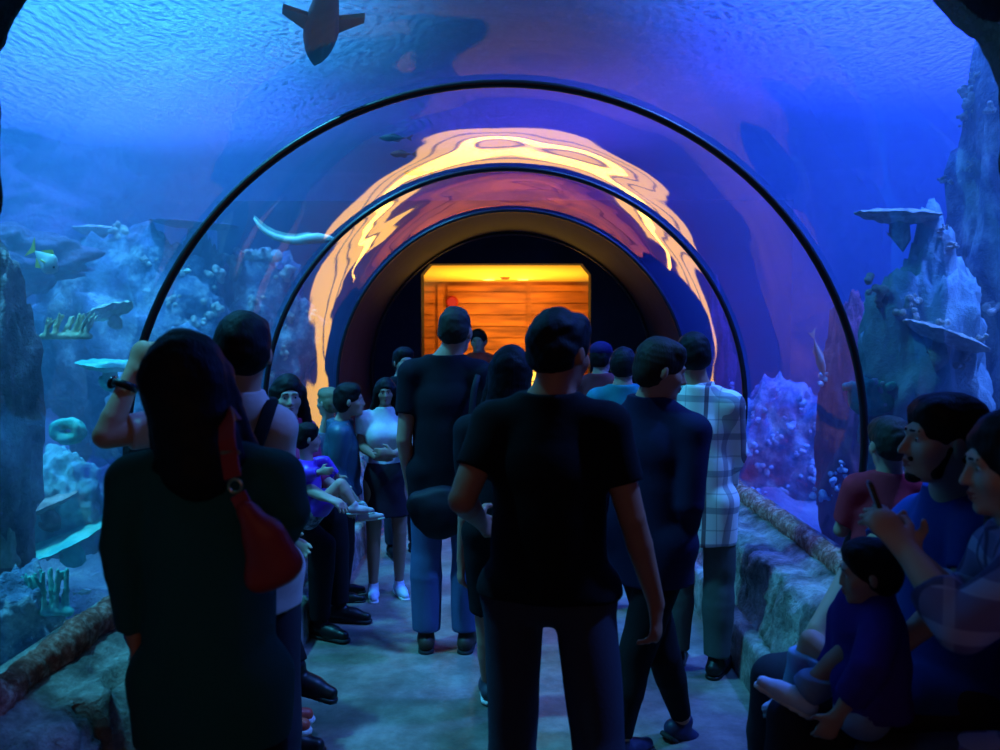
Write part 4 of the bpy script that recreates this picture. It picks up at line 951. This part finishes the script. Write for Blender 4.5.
LG = [
 ('reef_rock', 'tall encrusted rock pillar standing in the water at the far left edge', -4, 430, 3.3, (32, 50, 180), M_reef, 1),
 ('reef_rock', 'dark violet rock mass above the pillar at the far left edge', -10, 262, 6.2, (90, 60, 34), M_purp, 2),
 ('reef_rock', 'pale smooth rock dome low behind the left glass', 64, 505, 4.4, (36, 36, 55), M_palerock, 3),
 ('reef_rock', 'broad blue reef ridge beyond the left glass', 128, 345, 7.6, (110, 60, 105), M_bluerock, 4),
 ('reef_rock', 'low blue reef mound behind the pale-shirted man', 180, 430, 5.9, (70, 60, 90), M_bluerock, 5),
 ('reef_rock', 'blue reef outcrop between the first two tunnel rings on the left', 262, 345, 8.3, (52, 40, 86), M_bluerock, 6),
 ('reef_rock', 'narrow dark rock stack under the large dark table coral', 203, 300, 7.9, (24, 30, 62), M_purp, 14),
 ('reef_rock', 'dark green rock tangle just beyond the left rim', 20, 622, 3.0, (45, 30, 52), M_bluerock, 7),
 ('reef_rock', 'tall pale blue rock face leaning behind the seated man', 925, 390, 3.9, (56, 46, 145), M_palerock, 8),
 ('reef_rock', 'maroon rock column just outside the nearest tunnel ring on the right', 846, 430, 5.4, (26, 30, 130), M_redrock, 9),
 ('reef_rock', 'speckled blue reef slope low behind the right glass', 778, 475, 7.2, (56, 50, 100), M_bluerock, 10),
 ('reef_rock', 'slim violet rock pinnacle between the second and third rings on the right', 716, 420, 8.4, (16, 20, 110), M_purp, 11),
 ('reef_rock', 'tall blue rock wall at the far right edge of the tank', 1012, 300, 4.2, (50, 60, 290), M_bluerock, 12),
]
ROCKS = []
for nm, lb, px, py, Y, (a, b, c), m, sd in LG:
    ROCKS.append(blob_rock(nm, lb, 'rock', P(px, py, Y), (sz(a, Y), sz(b, Y), sz(c, Y)), m, sd, 5, amp=.28))
from mathutils.bvhtree import BVHTree
def make_bvh():
    V = []; F = []
    for o in ROCKS + [o for o in COL.objects if o.name in ('wall_tank_left', 'wall_tank_right', 'wall_tank_far', 'floor_tank_left', 'floor_tank_right')]:
        k = len(V); M = o.matrix_basis
        V += [M @ v.co for v in o.data.vertices]; F += [tuple(k + i for i in p.vertices) for p in o.data.polygons]
    return BVHTree.FromPolygons(V, F)
BVH = make_bvh()
def on_rock(px, py, Y):
    """the rock point seen at this pixel, so that a coral can be rooted there"""
    d = (P(px, py, 1.0) - CAM_POS).normalized(); h = BVH.ray_cast(P(px, py, 1.9), d)
    return (h[0], h[0].y) if h[0] is not None and h[0].y < 1.5 * Y and h[0].z < WZ - .1 else (P(px, py, Y), Y)
def misses(px, py, Y): return on_rock(px, py, Y)[1] == Y

def plate_coral(label, px, py, Y, a, b, mat, tilt=(0, 0, 0), th=.03, seed=0, group=None, stalk=.6, fixed=False):
    """table coral: wavy plate on a short stalk"""
    c_, Y = (P(px, py, Y), Y) if fixed else on_rock(px, py, Y); t = empty('table_coral', c_); tag(t, label, 'coral', group); t.rotation_euler = tuple(R_(x) for x in tilt)
    n, m = 14, 48; V = []; F = []; A, B = sz(a, Y), sz(b, Y)
    for side in (1, -1):
        for i in range(n + 1):
            for k in range(m):
                an = 2 * math.pi * k / m; rr = i / n; e = 1 + .16 * noise.noise(Vector((math.cos(an) * 1.4 + seed, math.sin(an) * 1.4, seed)))
                V.append((A * rr * e * math.cos(an), B * rr * e * math.sin(an), side * th * (1 - rr ** 3) + .25 * A * rr * rr * .25 + .012 * noise.noise(Vector((rr * 5 * math.cos(an), rr * 5 * math.sin(an), seed)))))
    st = (n + 1) * m
    for s_ in (0, 1):
        for i in range(n):
            for k in range(m):
                q = (s_ * st + i * m + k, s_ * st + i * m + (k + 1) % m, s_ * st + (i + 1) * m + (k + 1) % m, s_ * st + (i + 1) * m + k); F.append(q if s_ else q[::-1])
    for k in range(m): F.append((n * m + k, n * m + (k + 1) % m, st + n * m + (k + 1) % m, st + n * m + k))
    mesh_obj('plate', V, F, mat, t)
    tube('stalk', [(0, 0, -.02), (.01, 0, -A * .5), (-.01, .01, -A * stalk)], [A * .22, A * .26, A * (.34 if stalk < 2 else .75)], mat, t, 10)
    return t
plate_coral('large dark table coral near the first ring on the left', 197, 226, 7.8, 40, 60, M_purp, (4, 3, 0), seed=1, stalk=.6, fixed=True)
plate_coral('turquoise flat table coral low behind the left glass', 66, 538, 3.4, 38, 60, M_cyan, (8, -14, 0), seed=2)
plate_coral('brownish narrow table coral beside the left pillar', 44, 505, 3.5, 34, 40, rock_mat('brown_coral', [(.14, .07, .08), (.40, .24, .22), (.7, .5, .45)], 10, bump=1), (5, -16, 0), seed=3)
plate_coral('pale blue-green plate coral above the ring coral on the left', 110, 366, 4.6, 30, 40, M_cyan, (0, 6, 0), seed=4)
plate_coral('pale plate coral on the ridge right of the left pillar', 110, 312, 4.4, 22, 30, M_pale, (0, -24, 0), seed=5)
plate_coral('pale jagged ledge coral on the right rock, upper', 900, 217, 3.9, 40, 36, M_pale, (4, 3, 0), seed=6, fixed=True)
plate_coral('pale slanting ledge coral behind the right seated visitors', 945, 338, 4.0, 42, 40, M_pale, (4, 22, 0), seed=7)
plate_coral('pale ledge coral on the left ridge crest', 102, 232, 5.6, 26, 30, M_pale, (0, 2, 0), seed=8, th=.05)

def branch_coral(label, px, py, Y, w, h, nb, mat, seed, rad=.012, group=None, lean=0):
    Y0 = Y; c_, Y = on_rock(px, py, Y); rad *= Y / Y0; rnd = random.Random(seed); t = empty('branching_coral', c_); tag(t, label, 'coral', group); W, H = sz(w, Y), sz(h, Y); S = SDF()
    for i in range(nb):
        x = (i / (nb - 1) - .5) * 2 * W; y = rnd.uniform(-.3, .3) * W; top = Vector((x + rnd.uniform(-.1, .1) * W + lean * H, y, H * rnd.uniform(.6, 1.1))); base = Vector((x * .85, y * .5, -H * .4)); mid = base.lerp(top, .5) + Vector((rnd.uniform(-.08, .08) * W, 0, 0))
        S.cone(base, mid, rad * 1.3, rad * 1.1, k=rad); S.cone(mid, top, rad * 1.1, rad * .8, k=rad)
        S.cone(mid, top + Vector((rnd.uniform(-1, 1) * rad * 3, rnd.uniform(-1, 1) * rad * 4, -H * .1)), rad, rad * .7, k=rad)
    S.cone((-W, 0, -H * .4), (W, 0, -H * .4), rad * 2, rad * 2, k=rad * 2)
    sdf_obj('branches', S, max(rad * .45, .005), mat, t, wr=rad * .3, wf=60)
branch_coral('cream finger coral shelf right of the left rock pillar', 66, 330, 3.9, 24, 16, 15, rock_mat('cream_coral', [(.5, .42, .25), (.9, .85, .6)], 20), 3, .007, lean=.5)
branch_coral('white finger coral at the lower left edge', 4, 552, 3.1, 12, 26, 7, M_pale, 5, .010, lean=-.2)
branch_coral('blue-green branching coral low beyond the left rim', 46, 600, 3.4, 24, 30, 9, M_cyan, 6, .009)
branch_coral('pale branching coral on the left reef behind the second ring', 232, 270, 6.8, 12, 12, 6, M_pale, 7, .03)
branch_coral('small white coral sprigs above the seated women', 262, 255, 6.6, 16, 6, 8, M_pale, 8, .018)
branch_coral('turquoise knobbly coral beside the ring on the right', 876, 396, 4.4, 14, 16, 6, M_cyan, 9, .03)
S = SDF(); c0, Yc = on_rock(68, 431, 3.9); rr = sz(13, Yc)
for i in range(16):
    a, b = 2 * math.pi * i / 16, 2 * math.pi * (i + 1) / 16; S.cone((rr * math.cos(a), 0, rr * .62 * math.sin(a)), (rr * math.cos(b), 0, rr * .62 * math.sin(b)), .0056 * Yc, .0056 * Yc if i % 2 else .007 * Yc, k=.02)
tag(sdf_obj('ring_coral', S, .007, M_cyan, None, wr=.004, wf=50), 'turquoise ring-shaped coral behind the left glass', 'coral').location = c0
# clumps of pale coral and polyps on the rock, each its own piece
rnd = random.Random(21); base = None
def clump(label, grp, spots, mat, r0, name='coral_clump', wr=.3):
    first = None
    for i, (px, py, Y, s_) in enumerate([q for q in spots if not misses(*q[:3])]):
        if first is None:
            S = SDF(); r2 = random.Random(len(spots))
            for k in range(14):
                u = Vector((r2.gauss(0, 1), r2.gauss(0, .8), r2.gauss(0, .6))) * r0 * .8; S.ell(u, (r0 * r2.uniform(.3, .6),) * 3, k=r0 * .25)
            o = sdf_obj(name, S, r0 * .14, mat, None, wr=r0 * .1, wf=3 / r0); first = o
        else: o = first.copy(); COL.objects.link(o)
        o.location, Yh = on_rock(px, py, Y); s_ *= Yh / Y; o.scale = (s_, s_, s_); o.rotation_euler = (rnd.uniform(0, 6), rnd.uniform(0, 6), rnd.uniform(0, 6)); tag(o, label, 'coral', grp)
clump('small pale coral clump high on the rock at the upper right edge', 'pale clumps at the upper right', [(950, 20, 3.4, .8), (958, 55, 3.4, 1.0), (966, 66, 3.4, 1.1), (975, 76, 3.4, .7), (968, 92, 3.5, .9), (972, 104, 3.5, 1.0), (966, 118, 3.5, .7), (945, 128, 3.6, .6), (992, 108, 3.4, .7)], M_pale, .030)
clump('pale coral clump dotting the left reef ridge', 'pale clumps on the left ridge', [(100, 231, 5.2, 1.5), (122, 233, 5.2, 1.0), (232, 262, 6.2, 1.7), (216, 278, 6.2, 1.2), (267, 257, 6.6, 1.0), (285, 275, 6.6, 1.2), (185, 271, 5.8, .7), (65, 295, 4.6, .6), (72, 303, 4.6, .6), (150, 262, 5.8, .8), (212, 310, 6, 1.4), (200, 325, 6, 1.2), (255, 302, 6.6, 1.2), (175, 300, 5.6, .8), (288, 320, 7.2, 1), (312, 315, 7.4, .9), (285, 352, 7.2, 1.1), (272, 375, 7, .9)], M_pale, .045)
clump('bright blue coral clump on the speckled right reef slope', 'coral clumps on the right reef', [(px, py, Y, s_) for px, py, Y, s_ in [(760, 420, 5.2, 1), (775, 440, 5.2, .8), (752, 450, 5.4, 1.1), (790, 425, 5.1, .9), (800, 450, 5.1, .7), (768, 470, 5.1, 1.0), (785, 490, 5, .8), (810, 470, 5, 1.0), (758, 492, 5.2, .7), (822, 495, 4.9, 1.0), (835, 480, 4.9, .8), (846, 470, 4.8, .7), (800, 405, 5.3, .8), (778, 395, 5.4, .7), (815, 430, 5.1, .7), (826, 380, 5.0, .8), (740, 410, 6, .9), (730, 385, 6.2, .8), (722, 300, 6.4, .9), (738, 320, 6.4, .6), (745, 345, 6.2, .7), (724, 275, 6.4, .8), (785, 305, 6, .7), (878, 385, 4.3, .9), (868, 400, 4.3, .8), (885, 405, 4.3, .8)]],
      rock_mat('light_blue_coral', [(.3, .5, .7), (.7, .85, .9)], 14), .040)
clump('pale coral knob on the right ledge and rock face', 'coral knobs on the right ledges', [(855, 215, 4.5, 1), (870, 218, 4.5, .8), (900, 214, 4.5, 1), (915, 222, 4.5, .8), (905, 232, 4.5, .7), (925, 330, 3.4, .8), (940, 340, 3.4, .9), (960, 346, 3.4, 1), (975, 343, 3.4, .8), (945, 180, 4.6, .6), (970, 168, 4.6, .6), (912, 300, 3.3, .9), (882, 296, 3.6, 1.1), (852, 190, 4.6, .5), (950, 245, 4.4, .7), (940, 230, 4.4, .5), (995, 305, 3.4, 1.2)], M_pale, .032)

# ---- fish
def fish(name, label, c, L, H, T, yaw, pitch, mat, cat='fish', group=None, roll=0, tail=.22, mat2=None, taper=1.0, pect=True, shark=False):
    t = empty(name, c); tag(t, label, cat, group); t.rotation_euler = (R_(roll), R_(-pitch), R_(yaw))   # nose towards local +x
    n, m = 26, 20; V = []; F = []
    for i in range(n + 1):
        u = i / n; x = L * (.5 - u); pr = (max(0.0, 1 - abs(1 - u * 2.6) ** 2.2) if u < .385 else max(0.0, 1 - ((u - .385) / .615)) ** (.9 * taper) * .92 + .08 * (1 - (u - .385) / .615)); pr = max(pr, .06 if u > .5 else 0.02)
        for k in range(m): a = 2 * math.pi * k / m; V.append((x, T * .5 * pr * math.cos(a), H * .5 * pr * math.sin(a)))
    for i in range(n):
        for k in range(m): F.append((i * m + k, i * m + (k + 1) % m, (i + 1) * m + (k + 1) % m, (i + 1) * m + k))
    F.append(tuple(range(m))); F.append(tuple(n * m + k for k in range(m))[::-1]); recalc(mesh_obj('fish_body', V, F, mat, t))
    mf = mat2 or mat; th = T * .06
    def fin(nm, pts, flat='y'):
        V = []; k = len(pts)
        for sg in (1, -1):
            for a, b in pts: V.append((a, sg * th, b) if flat == 'y' else (a, b, sg * th))
        F = [tuple(range(k)), tuple(range(2 * k - 1, k - 1, -1))] + [(i, (i + 1) % k, k + (i + 1) % k, k + i) for i in range(k)]
        return recalc(mesh_obj(nm, V, F, mf, t, smooth=False))
    fin('tail_fin', [(-L * .46, 0), (-L * (.5 + tail), H * (.75 if shark else .5)), (-L * (.5 + tail * .6), 0), (-L * (.5 + tail * .8), -H * (.45 if shark else .5))])
    if shark:
        fin('dorsal_fin', [(L * .08, H * .44), (-L * .06, H * 1.0), (-L * .08, H * .40)])
        for sg in (1, -1): 
            o = fin('pectoral_fin', [(L * .16, sg * T * .35), (L * .02, sg * T * 1.12), (-L * .03, sg * T * 1.1), (L * .02, sg * T * .35)], 'z')
    else:
        fin('dorsal_fin', [(L * .22, H * .40), (-L * .02, H * .62), (-L * .32, H * .22), (-L * .1, H * .3)]); fin('anal_fin', [(L * .0, -H * .42), (-L * .18, -H * .58), (-L * .32, -H * .2)])
        if pect:
            for sg in (1, -1): fin('pectoral_fin', [(L * .14, sg * T * .42), (L * .0, sg * T * .8), (-L * .05, sg * T * .7), (L * .04, sg * T * .4)], 'z')
    for sg in (1, -1):
        bm = bmesh.new(); bmesh.ops.create_uvsphere(bm, u_segments=10, v_segments=8, radius=H * .05); me = bpy.data.meshes.new('eye'); bm.to_mesh(me); bm.free(); me.materials.append(M_iris)
        o = bpy.data.objects.new('eye', me); COL.objects.link(o); o.parent = t; o.location = (L * .38, sg * T * .28, H * .08)
    return t
M_shark = plain('shark_skin', (.05, .05, .07), .6); M_grey = plain('grey_fish_scales', (.06, .07, .10), .5); M_silver = plain('silver_fish_scales', (.75, .82, .85), .35, .5); M_yel = plain('yellow_fin', (.85, .70, .15), .5)
c = P(324, 14, 3.05)
fish('shark', 'dark shark swimming overhead, seen from below near the top left of the arch', c, 1.0, .13, .135, 108, -4, M_shark, 'shark', shark=True, roll=0)
for i, (px, py, L) in enumerate(((393, 138, 28), (401, 154, 22), (416, 172, 26))):
    fish('reef_fish', ('topmost', 'middle', 'lowest')[i] + ' of the three small dark fish inside the nearest ring, upper left', P(px, py, 5.4), sz(L, 5.4), sz(7, 5.4), sz(5, 5.4), 182 if i != 2 else 175, 0, M_grey, group='small dark fish')
fish('reef_fish', 'white and yellow fish beside the rock pillar at the left edge', P(46, 261, 3.6), sz(34, 3.6), sz(22, 3.6), sz(9, 3.6), -12, -38, M_silver, mat2=M_yel)
fish('reef_fish', 'slender pale silver fish hanging nose down behind the right glass', P(819, 357, 4.2), sz(40, 4.2), sz(9, 4.2), sz(6, 4.2), 10, -72, M_silver, pect=False)
def sawfish():
    Y = 5.2; t = empty('eel', P(290, 238, Y)); tag(t, 'long pale curved eel swimming beside the second ring on the left', 'eel'); o0 = t.location
    pts = [P(a, b, Y) - o0 for a, b in ((254, 218), (259, 226), (266, 232), (275, 237), (286, 240), (297, 241), (308, 239), (318, 238), (328, 239), (338, 241))]
    tube('fish_body', pts, [.006, .013, .018, .022, .024, .028, .034, .034, .026, .010], M_silver, t, 12)
    V = []; top = []
    for i, p_ in enumerate(pts[:8]):
        for dz in (.0, .045 if 0 < i < 7 else .02): V += [(p_.x, p_.y - .003, p_.z + dz), (p_.x, p_.y + .003, p_.z + dz)]
    F = []
    for i in range(7): b = i * 4; F += [(b, b + 4, b + 6, b + 2), (b + 1, b + 3, b + 7, b + 5), (b + 2, b + 6, b + 7, b + 3)]
    mesh_obj('dorsal_fin', V, F, M_silver, t, smooth=False)
sawfish()
fish('reef_fish', 'small silver fish low beyond the left rim', P(84, 592, 3.4), sz(16, 3.4), sz(6, 3.4), sz(4, 3.4), 10, 8, M_silver)
fish('reef_fish', 'tiny pale fish near the first ring on the left', P(187, 271, 5.0), sz(10, 5), sz(5, 5), sz(4, 5), 0, 0, M_silver)
